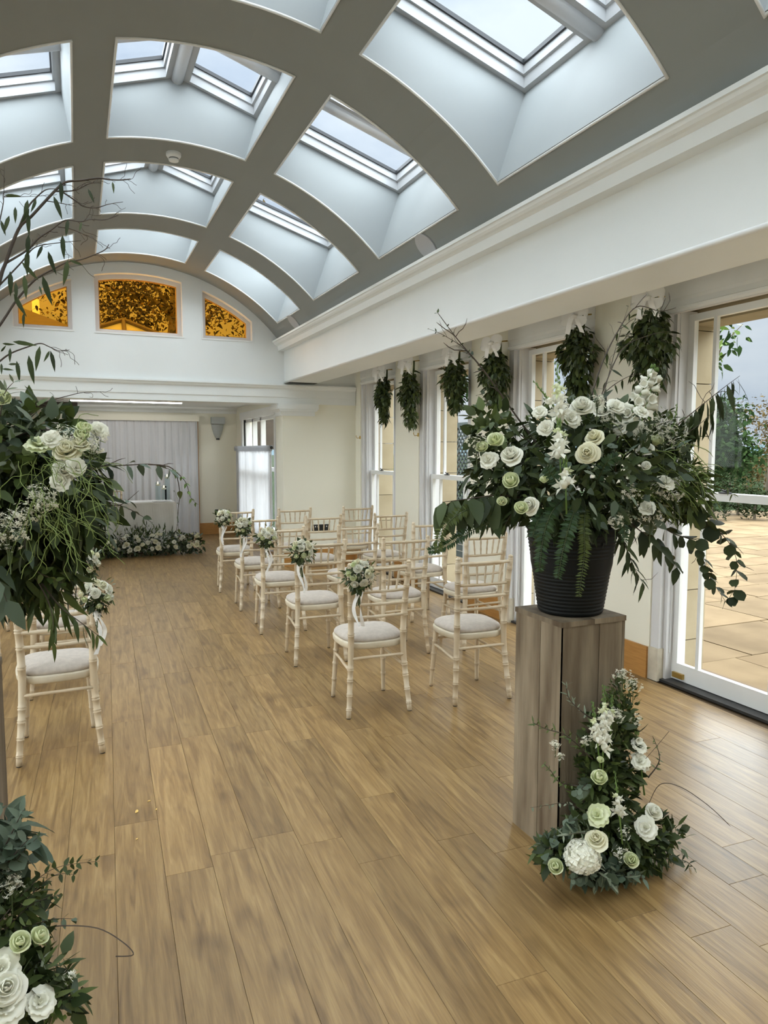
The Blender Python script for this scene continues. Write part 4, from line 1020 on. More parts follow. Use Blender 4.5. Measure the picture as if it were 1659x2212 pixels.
cloud(ar, A(1462, 1050, 2.16), (.16,.10,.11), 520, [('small', L_FRESH), ('olive', L_MID), ('tiny', L_FRESH), ('small', L_MID)], 108, shell=.3, droop=.3)
cloud(ar, A(1425, 935, 2.22), (.13,.10,.10), 420, [('small', L_MID), ('tiny', L_FRESH), ('tiny', L_OLIVE), ('small', L_DARK)], 109, shell=.1, droop=-.2)
cloud(ar, A(1060, 930, 2.28), (.10,.10,.10), 160, [('ovate', L_DARK), ('small', L_DARK), ('ovate', L_MID)], 110, shell=.1, droop=.0)
def frond(parent, pts, seed, s=1.0, mt=None):
    """pinnate fern frond"""
    R = random.Random(seed); path = catmull(pts, 8); m = MB(); n = len(path)
    st = MB().tube(path, [.002*(1-.7*i/(n-1)) for i in range(n)], 4); o = st.build('fern_frond', M_STEM, parent, True)
    for i in range(2, n):
        d = (path[i]-path[i-1]).normalized(); nv = face(path[i]); sd_ = d.cross(nv).normalized(); k = math.sin(PI*min(1, (i+2)/(n+2)))**.6
        for f in (0, .5):
            p = path[i-1].lerp(path[i], f)
            for sg in (1, -1):
                m.put(LG['pinna'], place(p, frame_from((sd_*sg + d*.4 + rv(.2)), nv + rv(.5), 0), s*(.45+.75*k)*R.uniform(.75,1.1)))
    m.build('leaflets', mt or L_FERN, o, True, kind='stuff'); return o
frond(ar, [A(1220,1075,2.15),A(1190,1110,2.06),A(1172,1170,2.05),A(1165,1235,2.06)], 1, 1.2)
frond(ar, [A(1250,1080,2.15),A(1235,1120,2.04),A(1218,1180,2.03),A(1205,1250,2.05)], 2, 1.15)
frond(ar, [A(1265,1090,2.15),A(1262,1140,2.05),A(1262,1200,2.05),A(1250,1290,2.07)], 3, .95, L_MID)
frond(ar, [A(1200,1085,2.2),A(1165,1120,2.12),A(1150,1160,2.1)], 4, 1.1)
frond(ar, [A(1080,1120,2.2),A(1010,1150,2.18),A(960,1180,2.17),A(925,1190,2.17)], 5, .9, L_FERN)
frond(ar, [A(1060,1090,2.2),A(1000,1105,2.17),A(955,1145,2.16),A(945,1195,2.16)], 6, 1.0, L_MID)
frond(ar, [A(1290,1040,2.08),A(1310,1000,2.0),A(1335,985,1.98)], 7, 1.0); frond(ar, [A(1215,1060,2.08),A(1195,1030,2.0),A(1180,1010,1.98)], 8, 1.0)
frond(ar, [A(1320,1080,2.1),A(1345,1120,2.04),A(1350,1170,2.04)], 9, 1.0)
def FL(u, v, y, kind, m, s, tilt=(0,0,.15)):
    p = A(u, v, y); flower(ar, kind, m, p, face(p)+Vector(tilt)*1.3+Vector((0,0,.45))+rv(.35), s*1.12, random.uniform(0,6))
for a in ((1268,980,1.97,'rose',P_CREAM,1.05,(0,0,.0)),(1284,946,2.02,'rose',P_CREAM,.9,(0,0,.5)),(1105,985,2.06,'rose',P_WHITE,1.05,(-.3,0,.2)),(1072,957,2.1,'bud',P_GREEN,1.3,(-.2,0,.4)),
          (1396,972,2.08,'rose',P_WHITE,.9,(.2,0,.2)),(1415,958,2.1,'bud',P_GREEN,1.1,(.2,0,.4)),(1147,1092,2.02,'rose',P_WHITE,.85,(-.2,0,.1)),(1128,1102,2.02,'bud',P_GREEN,1.1,(-.2,0,.0)),(1108,1045,2.06,'bud',P_GREEN,1.4,(-.4,0,.1)),
          (1256,880,2.12,'rose',P_WHITE,1.15,(0,0,.5)),(1300,890,2.14,'rose',P_WHITE,.75,(0,0,.4)),(1232,905,2.12,'open',P_WHITE,.9,(0,0,.3)),(1348,897,2.14,'open',P_WHITE,.85,(0,0,.3)),(1340,925,2.12,'open',P_WHITE,.75,(0,0,.2)),
          (1372,920,2.12,'open',P_WHITE,.75,(.2,0,.2)),(1452,1038,2.1,'open',P_WHITE,.7,(.2,0,.1)),(1400,1098,2.0,'open',P_WHITE,.75,(.1,0,0)),(1437,1042,2.0,'open',P_WHITE,.8,(.2,0,.1)),(1330,880,2.1,'open',P_WHITE,.8,(0,0,.3)),(1385,890,2.08,'open',P_WHITE,.7,(.1,0,.3)),(1395,1010,1.98,'bud',P_WHITE,.8,(.1,0,.2)),(1180,925,2.08,'open',P_WHITE,.7,(-.1,0,.3)),(1165,890,2.1,'open',P_WHITE,.6,(-.1,0,.3)),(1055,995,2.12,'open',P_WHITE,.8,(-.3,0,.2)),(1042,970,2.14,'bud',P_GREEN,1.0,(-.3,0,.3)),(1085,1085,2.1,'bud',P_GREEN,.8,(-.3,0,.1)),(1175,1040,2.02,'bud',P_GREEN,.7,(0,0,.1))): FL(*a)
snapdragon(ar, A(1210,905,2.08), A(1203,782,2.12), 1, 1.15, .62); snapdragon(ar, A(1210,985,2.02), A(1207,905,2.05), 2, 1.15, .75); snapdragon(ar, A(1222,1048,1.98), A(1220,985,2.0), 3, 1.1, .6)
snapdragon(ar, A(1190,870,2.1), A(1152,822,2.12), 4, .7, .2)
snapdragon(ar, A(1355,912,2.12), A(1412,792,2.16), 5, 1.25, .97, P_WHITE, 'bellflower'); snapdragon(ar, A(1395,880,2.13), A(1418,800,2.17), 6, 1.3, .97, P_WHITE, 'bellflower'); snapdragon(ar, A(1455,930,2.2), A(1463,872,2.22), 8, .7, .15)
for i, (u, v, y, r_) in enumerate(((1440,930,2.18,.06),(1410,925,2.16,.05),(1350,1120,2.05,.03),(1405,1120,2.03,.05),(1360,1065,2.0,.04),(1030,960,2.14,.04),(1320,905,2.1,.05),(1470,960,2.1,.05),(1435,950,2.06,.055),(1385,935,2.06,.04),(1460,1075,2.04,.035),(1330,1130,1.98,.03),(1425,1065,2.02,.045),(1290,870,2.08,.035))): filler(ar, A(u,v,y), r_, 44, 20+i, s=1.15)
for i in range(60):
    R_ = random.Random(300+i); u, v = R_.uniform(1330,1500), R_.uniform(960,1080); p = A(u, v, 2.1); q = [p]
    d = Vector((R_.uniform(-.2,1), R_.uniform(-.4,.2), R_.uniform(-.2,.6))).normalized()
    for k in range(6): d = (d + Vector((R_.uniform(-.3,.5),R_.uniform(-.3,.3),-.32))).normalized(); q.append(q[-1]+d*R_.uniform(.02,.045))
    MB().tube(q, [.0016]*6+[.0006], 4).build('tendril', M_VINE, ar, True)

# ================================================================== LEFT PEDESTAL ARRANGEMENT
ar = thing('pedestal_arrangement', 'large trailing arrangement of greenery and white flowers at the left picture edge', 'flower arrangement', (0,0,0))
c0 = Vector((-.36, 2.32, 1.42))
cloud(ar, c0, (.38,.32,.26), 900, [('ovate', L_DARK), ('broad', L_DARK), ('ovate', L_MID), ('lance', L_DARK)], 201, shell=.1)
cloud(ar, A(85, 1080, 2.26), (.20,.18,.20), 900, [('ovate', L_DARK), ('lance', L_DARK), ('broad', L_DARK), ('ovate', L_MID)], 202, shell=.1, droop=.8)
cloud(ar, A(60, 1230, 2.26), (.15,.14,.11), 360, [('lance', L_DARK), ('ovate', L_DARK), ('lance', L_MID)], 203, shell=.1, droop=1.0)
cloud(ar, A(40, 950, 2.22), (.17,.14,.12), 420, [('ovate', L_MID), ('olive', L_OLIVE), ('ovate', L_DARK), ('ovate', L_EUC)], 204, shell=.1, droop=.3)
def bare(pts, r, y=2.40, seed=0, twigs=3, name='branch'):
    """leafless curling eucalyptus branch; its hanging leaves are added one by one"""
    R = random.Random(seed); path = catmull([A(u, v, y+.0003*u) for u, v in pts], 5); n = len(path); m = MB(); m.tube(path, [r*(1-.7*i/(n-1)) for i in range(n)], 5)
    for k in range(twigs):
        i = R.randrange(n//3, n); d = (path[i]-path[i-1]).normalized(); q = [path[i]]; d = (d + Vector((R.uniform(-.8,.8),R.uniform(-.6,.6),R.uniform(-.8,.8)))).normalized(); ln = R.uniform(.03,.075)
        for j in range(6): d = (d + Vector((R.uniform(-.6,.6),R.uniform(-.4,.4),R.uniform(-.6,.6)))).normalized(); q.append(q[-1]+d*ln/6)
        m.tube(catmull(q,2), .0007, 4)
    return m.build(name, M_TWIG, ar, True)
def hung(parent, leaves, y=2.40, lm=None, kind='gum'):
    """single leaves, each from its stalk to its tip"""
    for u0, v0, u1, v1 in leaves:
        p, q = A(u0, v0, y), A(u1, v1, y-.02); L_ = (q-p).length
        link('leaf', leaf_me(kind, lm or L_DARK), parent, place(p, frame_from(q-p, face(p)+rv(.35)), L_/(.105 if kind == 'gum' else .095)))
bb = bare([(-40,760),(0,603),(12,568),(40,495),(68,467),(118,413),(141,394),(174,390),(212,385),(235,388),(259,389),(282,387)], .0058, seed=1, twigs=9)
hung(bb, [(131,392,135,436),(116,424,134,469),(243,393,247,414),(190,408,203,434),(62,463,59,505),(60,432,52,470),(20,466,8,500),(2,476,10,505)])
bb = bare([(40,495),(59,450),(78,427),(99,410),(120,408)], .0035, seed=2); hung(bb, [(78,430,70,456),(63,450,52,482)])
bare([(118,413),(141,413),(165,410),(195,396),(219,395)], .0028, seed=3, twigs=5)
bare([(136,415),(165,435),(181,446),(207,449),(235,441),(266,436)], .0026, seed=4, twigs=6); bare([(101,434),(132,439),(165,446)], .0018, seed=5, twigs=2)
bb = bare([(14,568),(59,540),(82,516),(110,497),(141,476),(174,479),(197,474),(226,475),(256,465)], .0034, seed=6, twigs=9); hung(bb, [(147,474,142,507),(176,480,172,497),(62,507,57,552),(60,540,55,592)])
bare([(125,490),(153,495),(183,507),(210,520)], .0018, seed=7, twigs=4)
bb = bare([(0,615),(47,566),(68,540),(89,530),(141,523),(175,520)], .0026, seed=8, twigs=6); hung(bb, [(135,508,136,556),(92,530,80,556),(47,566,80,602)])
bb = bare([(-30,740),(0,702),(31,655),(52,629),(80,601),(118,580),(146,566),(174,561),(200,552),(226,540),(235,528)], .004, seed=9, twigs=9)
hung(bb, [(104,543,117,590),(22,586,24,636),(52,594,58,642),(92,596,109,656),(146,562,140,614),(34,610,36,645),(30,635,52,682),(85,618,90,634),(150,562,176,571),(52,676,48,704)])
bb = bare([(-20,800),(0,780),(24,763),(61,749),(87,742),(106,749),(127,758),(150,756)], .003, seed=10, twigs=6)
hung(bb, [(28,738,77,745),(5,742,30,746),(62,768,71,827),(86,748,75,798),(109,758,121,800),(107,758,97,780),(36,780,43,822),(18,787,40,786),(5,797,27,798),(22,752,21,780),(2,760,12,748),(3,785,4,806)])
bb = bare([(-10,520),(5,450),(8,425),(9,359)], .002, seed=12, twigs=4); bare([(8,425),(42,425),(95,423)], .0016, seed=13, twigs=3); hung(bb, [(10,422,42,423),(33,447,33,478)])
bb = bare([(-10,930),(60,885),(100,868),(155,853),(180,848),(222,846)], .0022, seed=14, twigs=7); hung(bb, [(150,862,157,904),(117,880,114,908)])
B([(-20,960,2.2),(60,935,2.18),(115,930,2.17),(165,955,2.16),(185,1000,2.15)], 'broad', L_DARK, gap=.05, size=.95, start=.3, r=.003, seed=39, droop=1.4, pairs=False)
B([(60,940,2.17),(100,965,2.15),(130,1020,2.13),(150,1090,2.12),(170,1150,2.11)], 'broad', L_DARK, gap=.045, size=1.0, start=.2, r=.003, seed=40, droop=1.4, spread=.5)
B([(120,1040,2.2),(200,1010,2.2),(270,1005,2.22),(330,1003,2.24),(370,1015,2.25)], 'broad', L_EUC, gap=.045, size=.72, start=.3, r=.003, seed=41, droop=.6, twigs=2)
B([(320,1003,2.24),(372,1012,2.25),(388,1060,2.26),(384,1110,2.26),(386,1150,2.26)], 'ovate', L_MID, gap=.06, size=.6, start=.1, r=.0022, seed=42, droop=.8, pairs=False)
B([(372,1012,2.25),(400,1040,2.26),(412,1075,2.26),(428,1090,2.26)], 'tiny', L_FRESH, gap=.02, size=1.3, start=.1, r=.0016, seed=43, droop=.5)
B([(150,1060,2.2),(220,1080,2.2),(280,1100,2.2),(330,1130,2.2)], 'ovate', L_DARK, gap=.04, size=.75, start=.2, r=.0025, seed=44, droop=.5)
B([(180,1090,2.2),(230,1090,2.2),(262,1090,2.2),(300,1060,2.2)], 'broad', L_EUC, gap=.045, size=.62, start=.2, r=.0025, seed=45, droop=.6)
B([(60,1220,2.16),(100,1290,2.12),(115,1340,2.1),(112,1395,2.1)], 'lance', L_MID, gap=.024, size=.95, start=.3, r=.0025, seed=46, droop=1.4, spread=.4)
B([(90,1260,2.16),(130,1310,2.12),(175,1345,2.1),(215,1375,2.1)], 'lance', L_MID, gap=.024, size=.95, start=.3, r=.0025, seed=47, droop=1.1, spread=.5)
B([(20,1100,2.1),(50,1150,2.06),(55,1200,2.04)], 'broad', L_EUC, gap=.05, size=1.15, start=.1, r=.003, seed=48, droop=.5)
B([(-40,1180,2.1),(-5,1250,2.06),(15,1300,2.04)], 'broad', L_EUC, gap=.045, size=1.25, start=.1, r=.003, seed=49, droop=1.2)
B([(0,900,2.1),(10,850,2.08),(30,825,2.07)], 'olive', L_OLIVE, gap=.02, size=1.0, start=.1, r=.002, seed=50, droop=-.3)
B([(40,1210,2.16),(90,1240,2.12),(140,1262,2.1)], 'ovate', L_MID, gap=.022, size=.7, start=.1, r=.002, seed=51, droop=.3)
for a in ((85,962,2.06,'open',P_GREEN,.85,(0,0,.2)),(143,975,2.04,'rose',P_CREAM,.9,(.1,0,.2)),(172,962,2.04,'rose',P_CREAM,.7,(.3,0,.3)),(137,1016,2.03,'rose',P_WHITE,.75,(.1,0,-.1)),(165,1010,2.02,'open',P_WHITE,.65,(.2,0,-.1)),(180,932,2.06,'bud',P_GREEN,.9,(.3,0,.5)),(176,946,2.05,'bud',P_GREEN,.9,(.2,0,.4)),(8,868,2.1,'bud',P_GREEN,1.0,(.1,0,.3)),(130,1040,2.02,'open',P_WHITE,.6,(0,0,-.2)),(215,930,2.06,'open',P_WHITE,.55,(.3,0,.3)),(110,950,2.05,'open',P_WHITE,.65,(0,0,.3))): FL(*a)
for i, (u, v, y, r_, n_) in enumerate(((195,968,2.04,.035,44),(212,945,2.05,.03,30),(85,1075,2.0,.04,60),(55,1115,2.0,.04,60),(15,1135,1.98,.045,70),(20,1165,1.98,.04,50),(95,1092,2.0,.03,40),(140,945,2.05,.04,40))): filler(ar, A(u,v,y), r_, n_, 70+i, s=1.1)
for i in range(90):
    R_ = random.Random(700+i); u, v = R_.uniform(40,205), R_.uniform(960,1150); p = A(u, v, 2.0+R_.uniform(-.04,.1)); q = [p]
    d = Vector((R_.uniform(-.3,.8), R_.uniform(-.4,.2), R_.uniform(-.6,.3))).normalized()
    for k in range(9): d = (d + Vector((R_.uniform(-.7,.8),R_.uniform(-.5,.5),R_.uniform(-.85,.25)))).normalized(); q.append(q[-1]+d*R_.uniform(.012,.024))
    MB().tube(catmull(q,3), R_.uniform(.0006,.0011), 4).build('tendril', M_VINE, ar, True)

# ================================================================== FLOOR ARRANGEMENTS
ar = thing('floor_arrangement', 'white hydrangea and rose arrangement on the floor against the right pedestal', 'flower arrangement', (0,0,0))
K1 = [('small', L_DARK), ('ovate', L_DARK), ('small', L_MID), ('olive', L_MID)]
cloud(ar, (1.79,2.03,.13), (.19,.105,.14), 900, K1, 301, shell=.1)
cloud(ar, (1.92,1.98,.10), (.19,.11,.095), 700, K1+[('small', L_MID)], 302, shell=.1, droop=.3)
cloud(ar, (1.82,2.06,.36), (.135,.075,.26), 1000, K1, 303, shell=.1, droop=-.3)
cloud(ar, (1.87,2.06,.58), (.075,.06,.16), 420, [('small', L_MID), ('tiny', L_MID), ('small', L_DARK)], 304, shell=.1, droop=-.5)
cloud(ar, (1.74,1.99,.05), (.15,.06,.045), 200, [('olive', L_OLIVE), ('small', L_DARK), ('ovate', L_EUC)], 305, shell=.3, droop=.2)
cloud(ar, A(1200,1838,1.97), (.075,.06,.055), 240, K1+[('ovate', L_EUC)], 306, shell=.1, droop=.2)
cloud(ar, A(1310,1885,1.90), (.16,.05,.03), 160, [('olive', L_OLIVE), ('round', L_EUC), ('small', L_DARK)], 307, shell=.1, droop=.1)
B([(1280,1640,2.02),(1225,1590,2.0),(1180,1575,2.0),(1150,1560,1.99)], 'olive', L_MID, gap=.02, size=.8, seed=80, droop=-.2)
B([(1290,1560,2.04),(1260,1540,2.02),(1230,1510,2.02),(1222,1475,2.02)], 'olive', L_OLIVE, gap=.02, size=.7, seed=81, droop=-.4)
B([(1260,1700,2.0),(1210,1690,1.99),(1190,1665,1.98),(1175,1650,1.98)], 'small', L_MID, gap=.016, size=.8, seed=82)
B([(1260,1750,2.0),(1220,1735,1.98),(1180,1740,1.97),(1145,1745,1.97)], 'small', L_OLIVE, gap=.03, size=.7, seed=83, r=.0015)
B([(1400,1680,1.98),(1425,1640,1.98),(1410,1590,1.99)], 'small', L_MID, gap=.018, size=.8, seed=84)
B([(1390,1850,1.92),(1440,1855,1.9),(1480,1860,1.89),(1503,1878,1.88)], 'lance', L_DARK, gap=.02, size=.6, seed=85, droop=.1)
B([(1270,1690,1.97),(1255,1705,1.93),(1245,1712,1.91)], 'round', L_EUC, gap=.014, size=.9, seed=86, r=.002, start=.1)
B([(1240,1790,1.95),(1230,1775,1.93),(1262,1770,1.91)], 'round', L_EUC, gap=.014, size=.9, seed=87, r=.002, start=.1)
B([(1290,1880,1.88),(1250,1895,1.86),(1235,1900,1.85)], 'round', L_EUC, gap=.018, size=.85, seed=88, r=.002, start=.1, droop=-.2)
B([(1360,1890,1.87),(1375,1893,1.86),(1395,1900,1.85)], 'broad', L_EUC, gap=.02, size=.55, seed=89, r=.002, start=.1, droop=-.2)
B([(1290,1850,1.88),(1290,1880,1.86),(1310,1900,1.85)], 'olive', L_OLIVE, gap=.02, size=.9, seed=90, r=.002, start=.1, droop=-.2)
B([(1290,1800,1.92),(1250,1800,1.9),(1215,1805,1.89)], 'olive', L_OLIVE, gap=.022, size=1.0, seed=91, r=.002, start=.1, droop=-.4)
snapdragon(ar, A(1303,1615,1.98), A(1305,1480,2.02), 11, 1.0, .72); snapdragon(ar, A(1290,1600,1.98), A(1280,1515,2.0), 12, .85, .6); snapdragon(ar, A(1338,1760,1.92), A(1328,1665,1.96), 13, .85, .5); snapdragon(ar, A(1320,1560,2.0), A(1322,1500,2.02), 14, .8, .5)
snapdragon(ar, A(1385,1660,1.98), A(1375,1580,2.0), 15, 1.1, .9, P_WHITE, 'bellflower')
for a in ((1292,1687,1.93,'bud',P_GREEN,1.35,(0,0,.1)),(1291,1762,1.9,'open',P_GREEN,1.0,(0,0,.2)),(1288,1815,1.86,'rose',P_CREAM,1.0,(0,0,.4)),(1410,1755,1.92,'rose',P_WHITE,.9,(.3,0,.1)),(1395,1790,1.9,'open',P_WHITE,1.0,(.1,0,-.1)),(1362,1862,1.86,'bud',P_GREEN,1.2,(.1,0,.1)),(1203,1875,1.9,'bud',P_GREEN,1.2,(-.2,0,0)),(1382,1645,1.97,'open',P_WHITE,.8,(.2,0,.2)),(1297,1645,1.96,'bud',P_GREEN,.6,(0,0,.2)),(1380,1610,1.99,'open',P_WHITE,.7,(.2,0,.2))): FL(*a)
for i, (u, v, y, r_, n_) in enumerate(((1345,1460,2.02,.035,60),(1368,1480,2.02,.035,60),(1330,1545,2.0,.035,50),(1200,1610,1.99,.02,34),(1210,1635,1.99,.018,24),(1265,1600,2.0,.02,24),(1375,1560,2.0,.03,40),(1350,1800,1.9,.03,30),(1340,1845,1.87,.03,30))): filler(ar, A(u,v,y), r_, n_, 170+i, s=1.0)
def hydrangea(p, r_, seed):
    R = random.Random(seed); m = MB(); d4 = MB()
    for i in range(4):
        a = i*PI/2; d4.add([(0,0,0),(math.cos(a-.7)*.013,math.sin(a-.7)*.013,.004),(math.cos(a)*.018,math.sin(a)*.018,.000),(math.cos(a+.7)*.013,math.sin(a+.7)*.013,.004)],[(0,1,2,3)])
    for i in range(130):
        z = 1-2*(i+.5)/130; a = i*2.39996; d = Vector((math.sqrt(1-z*z)*math.cos(a), math.sqrt(1-z*z)*math.sin(a), z))
        x = d.cross(Vector((.3,.5,.8))).normalized(); y = d.cross(x); Rm = Matrix((x,y,d)).transposed() @ Matrix.Rotation(R.uniform(0,6),3,'Z') @ Matrix.Rotation(R.uniform(-.4,.4),3,'X')
        m.put(d4, place(Vector(p)+Vector((d.x,d.y,d.z*.85))*r_*R.uniform(.88,1.05), Rm, R.uniform(.9,1.25)))
    m.lathe([(r_*.1,-r_*.7),(r_*.7,-r_*.45),(r_*.85,0),(r_*.7,r_*.45),(r_*.1,r_*.7)], p, 12)
    m.build('hydrangea', P_WHITE, ar)
hydrangea(A(1258,1850,1.88), .058, 1)
MB().tube(catmull([A(1400,1740,1.95),A(1425,1695,1.9),A(1470,1700,1.85),A(1530,1740,1.8),A(1578,1785,1.76)],5), [.0014]*20+[.0006], 4).build('grass_stem', M_TWIG, ar)
MB().tube(catmull([A(1385,1650,1.97),A(1420,1610,1.95),A(1445,1580,1.94)],4), .001, 4).build('grass_stem', M_TWIG, ar)

ar = thing('floor_arrangement', 'floor arrangement of eucalyptus and white roses in the lower left corner', 'flower arrangement', (0,0,0))
cloud(ar, (-.30,1.98,.16), (.19,.12,.16), 640, K1+[('ovate', L_EUC)], 401, shell=.1)
cloud(ar, A(40,2130,1.86), (.12,.10,.07), 420, K1, 402, shell=.1, droop=.2)
cloud(ar, A(20,1990,1.92), (.09,.09,.10), 320, K1, 403, shell=.1)
cloud(ar, A(-20,1830,1.98), (.10,.09,.10), 200, [('round', L_EUC), ('ovate', L_EUC), ('broad', L_EUC)], 404, shell=.2)
cloud(ar, A(125,2150,1.84), (.06,.06,.05), 120, K1+[('small', L_FRESH)], 405, shell=.1)
B([(-20,1880,1.95),(10,1830,1.92),(30,1790,1.9),(50,1750,1.88)], 'broad', L_EUC, gap=.02, size=.62, seed=110, r=.003, start=.1, droop=-.3)
B([(-10,1900,1.93),(20,1860,1.9),(45,1830,1.88),(65,1810,1.87)], 'round', L_EUC, gap=.016, size=1.15, seed=111, r=.003, start=.1, droop=0)
B([(0,1990,1.9),(60,1920,1.88),(120,1875,1.87),(215,1860,1.86)], 'small', L_DARK, gap=.018, size=1.15, seed=112, r=.0016, start=.25, droop=-.1)
B([(10,2000,1.9),(70,1930,1.88),(120,1890,1.87),(165,1890,1.86)], 'small', L_DARK, gap=.018, size=1.1, seed=113, r=.0016, start=.25, droop=-.1)
B([(10,2010,1.9),(60,1960,1.88),(100,1940,1.87),(130,1932,1.86)], 'small', L_DARK, gap=.016, size=1.1, seed=114, r=.0016, start=.25)
B([(30,2010,1.9),(80,1995,1.88),(120,1985,1.87),(168,1985,1.86)], 'small', L_EUC, gap=.022, size=1.25, seed=115, r=.0016, start=.3)
B([(20,1880,1.9),(50,1840,1.88),(85,1805,1.87)], 'small', L_DARK, gap=.03, size=.9, seed=116, r=.0016, start=.3)
B([(50,2110,1.86),(75,2085,1.85),(95,2068,1.84)], 'olive', L_OLIVE, gap=.012, size=1.0, seed=117, r=.002, start=.5, droop=.5)
B([(110,2170,1.83),(140,2160,1.82),(165,2150,1.81)], 'broad', L_EUC, gap=.016, size=.62, seed=118, r=.002, start=.2, droop=-.1)
MB().tube(catmull([A(70,2010,1.88),A(130,2000,1.86),A(210,2005,1.82),A(265,2035,1.79),A(288,2062,1.77),A(250,2066,1.77)],5), .0018, 4).build('grass_stem', M_TWIG, ar)
for a in ((12,2135,1.74,'rose',P_WHITE,1.05,(.2,0,.1)),(5,2175,1.73,'open',P_WHITE,1.15,(.2,0,.1)),(85,2168,1.75,'open',P_WHITE,.85,(.2,0,.3)),(80,2030,1.80,'bud',P_GREEN,1.0,(.3,0,.2)),(45,2040,1.79,'bud',P_GREEN,1.1,(.1,0,0)),(2,2095,1.77,'open',P_WHITE,1.0,(.2,0,.2)),(35,1915,1.9,'bud',P_WHITE,.5,(.2,0,.2))): FL(*a)
for i, (u, v, y, r_, n_) in enumerate(((20,1895,1.89,.03,40),(25,1920,1.88,.03,40),(150,2110,1.82,.018,20))): filler(ar, A(u,v,y), r_, n_, 270+i, s=.9)

# ================================================================== HANGING BUNCHES
L_BUNCH = leaf_mat('leaf_bunch', (.05,.085,.028), (.12,.165,.07), .5, .12, .35)
hang = [(8.09,2.515,1.05,'leftmost hanging greenery bunch with white bow, on the farthest window'),(7.33,2.535,1.10,'hanging greenery bunch with white bow on the pier right of the farthest window'),
        (6.29,2.513,.95,'hanging greenery bunch with white bow on the near side of the second window'),(5.54,2.506,.95,'hanging greenery bunch with white bow on the pier between second and third windows'),
        (4.40,2.545,.98,'hanging greenery bunch with white bow near the top right of the third window'),(3.67,2.535,1.08,'rightmost and fullest hanging greenery bunch with white bow, beside the wide window')]
for i, (y, z, s, lb) in enumerate(hang):
    t = thing('hanging_bunch', lb, 'greenery bunch', (XW-.075, y, z), group='greenery bunches hung along the window wall')
    MB().tube([(.07,0,.06),(.03,0,.055),(0,0,.05)], .006, 6).build('hook', M_BRASS, t); MB().tube([(0,0,.055),(0,0,-.05)], .011, 6).build('stem_bundle', M_STEM, t)
    k = (.80, 1.0, 1.05, 1.12, 1.08, 1.32)[i]; g = (.66, .76, .60, .58, .62, .64)[i]/.60
    kinds = [('ovate', L_MID), ('ovate', L_MID), ('lance', L_DARK), ('ovate', L_BUNCH), ('small', L_MID), ('olive', L_OLIVE), ('ovate', L_EUC), ('ovate', L_BUNCH)]
    tw = Vector((-1,-1.2,0)).normalized()
    cloud(t, (-.05,0,-.115*g), (.075*k,.095*k,.085*g), 280, kinds, 500+i, droop=1.4, shell=.2, n_obj=30, toward=tw)
    cloud(t, (-.06,0,-.245*g), (.105*k,.165*k,.14*g), 600, kinds, 520+i, droop=1.2, shell=.2, n_obj=50, toward=tw)
    cloud(t, (-.04,0,-.43*g), (.075*k,.095*k,.13*g), 260, kinds[:5], 540+i, droop=1.8, shell=.1, n_obj=15, toward=tw)
    MB().tube([(0,0,.03),(-.03,0,-.3*g),(-.03,.01,-.5*g)], [.01,.012,.004], 6).build('stem', M_STEM, t)
    bow(t, (-.135,-.07,.015), .12, (-1,-.45,0))

# ================================================================== RECESS FURNITURE
def wavy(x0, x1, z0, z1, y, amp, waves, seed, name, m, parent=None, axis='x', n=220, flare=0.0):
    R = random.Random(seed); ph = [R.uniform(0,6) for _ in range(4)]; mb = MB(); rows = 6; vs = []
    for j in range(rows+1):
        t = j/rows; z = z1+(z0-z1)*t
        for i in range(n+1):
            u = i/n; f = math.sin(u*waves*2*PI+ph[0]+.5*math.sin(u*9+ph[1]))*.6+.3*math.sin(u*waves*3.7*PI+ph[2])+.25*math.sin(u*waves*.9*PI+ph[3]+t)
            d = amp*f*(.55+.45*t+flare*t); a = x0+(x1-x0)*u
            vs.append((a, y+d, z) if axis == 'x' else (y+d, a, z))
    fs = [(j*(n+1)+i, j*(n+1)+i+1, (j+1)*(n+1)+i+1, (j+1)*(n+1)+i) for j in range(rows) for i in range(n)]
    return mb.add(vs, fs).build(name, m, parent, True)
cu = thing('backdrop_curtain', 'pale grey draped curtain covering the back wall of the recess', 'curtain', (0,0,0))
wavy(-.45, 2.075, .015, 2.115, YR-.13, .035, 22, 1, 'drape', M_CLOTH, cu)
MB().box(-.5, 2.10, YR-.20, YR-.005, 2.112, 2.225).build('pelmet', M_CREAM, cu)
MB().box(2.078, 2.092, YR-.08, YR-.005, .0, 2.112).build('edge_board', M_OAK, cu)
cu = thing('window_curtain', 'white sheer curtain hanging from a rod at the recess side window', 'curtain', (0,0,0))
ya, yb = at(583, 1000, x=2.70).y, 13.2; zr = at(583, 967, x=2.70).z
wavy(ya, yb, .03, zr-.02, 2.715, .022, 12, 4, 'sheer', M_SHEER, cu, 'y')
MB().box(2.69, 2.74, ya-.0, yb, zr-.05, zr+.035).build('heading', M_SHEER, cu)
MB().tube([(2.715, ya-.04, zr), (2.715, yb+.05, zr)], .012, 8).build('rod', M_DARK, cu); MB().lathe([(.004,-.025),(.022,-.015),(.026,0),(.022,.015),(.004,.025)], (2.715, ya-.05, zr), 12).build('finial', M_DARK, cu, True)
MB().tube([(2.70, ya-.02, zr-.1), (2.70, ya-.02, zr-1.3)], .006, 6).build('pull_wand', M_GLOSS, cu)
sc = thing('wall_sconce', 'pale half-bowl plaster wall light on the recess back wall', 'wall light', (2.46, YR, 1.8))
MB().box(-.125, .125, -.09, 0, .275, .40).build('top_box', M_SCONCE, sc)
m = MB(); n = 14; pro = [(.025,.0),(.05,.03),(.075,.09),(.10,.18),(.115,.265)]
for r_, z in pro: m.v.extend([(r_*math.cos(PI+PI*i/n), r_*.9*math.sin(PI+PI*i/n), z) for i in range(n+1)])
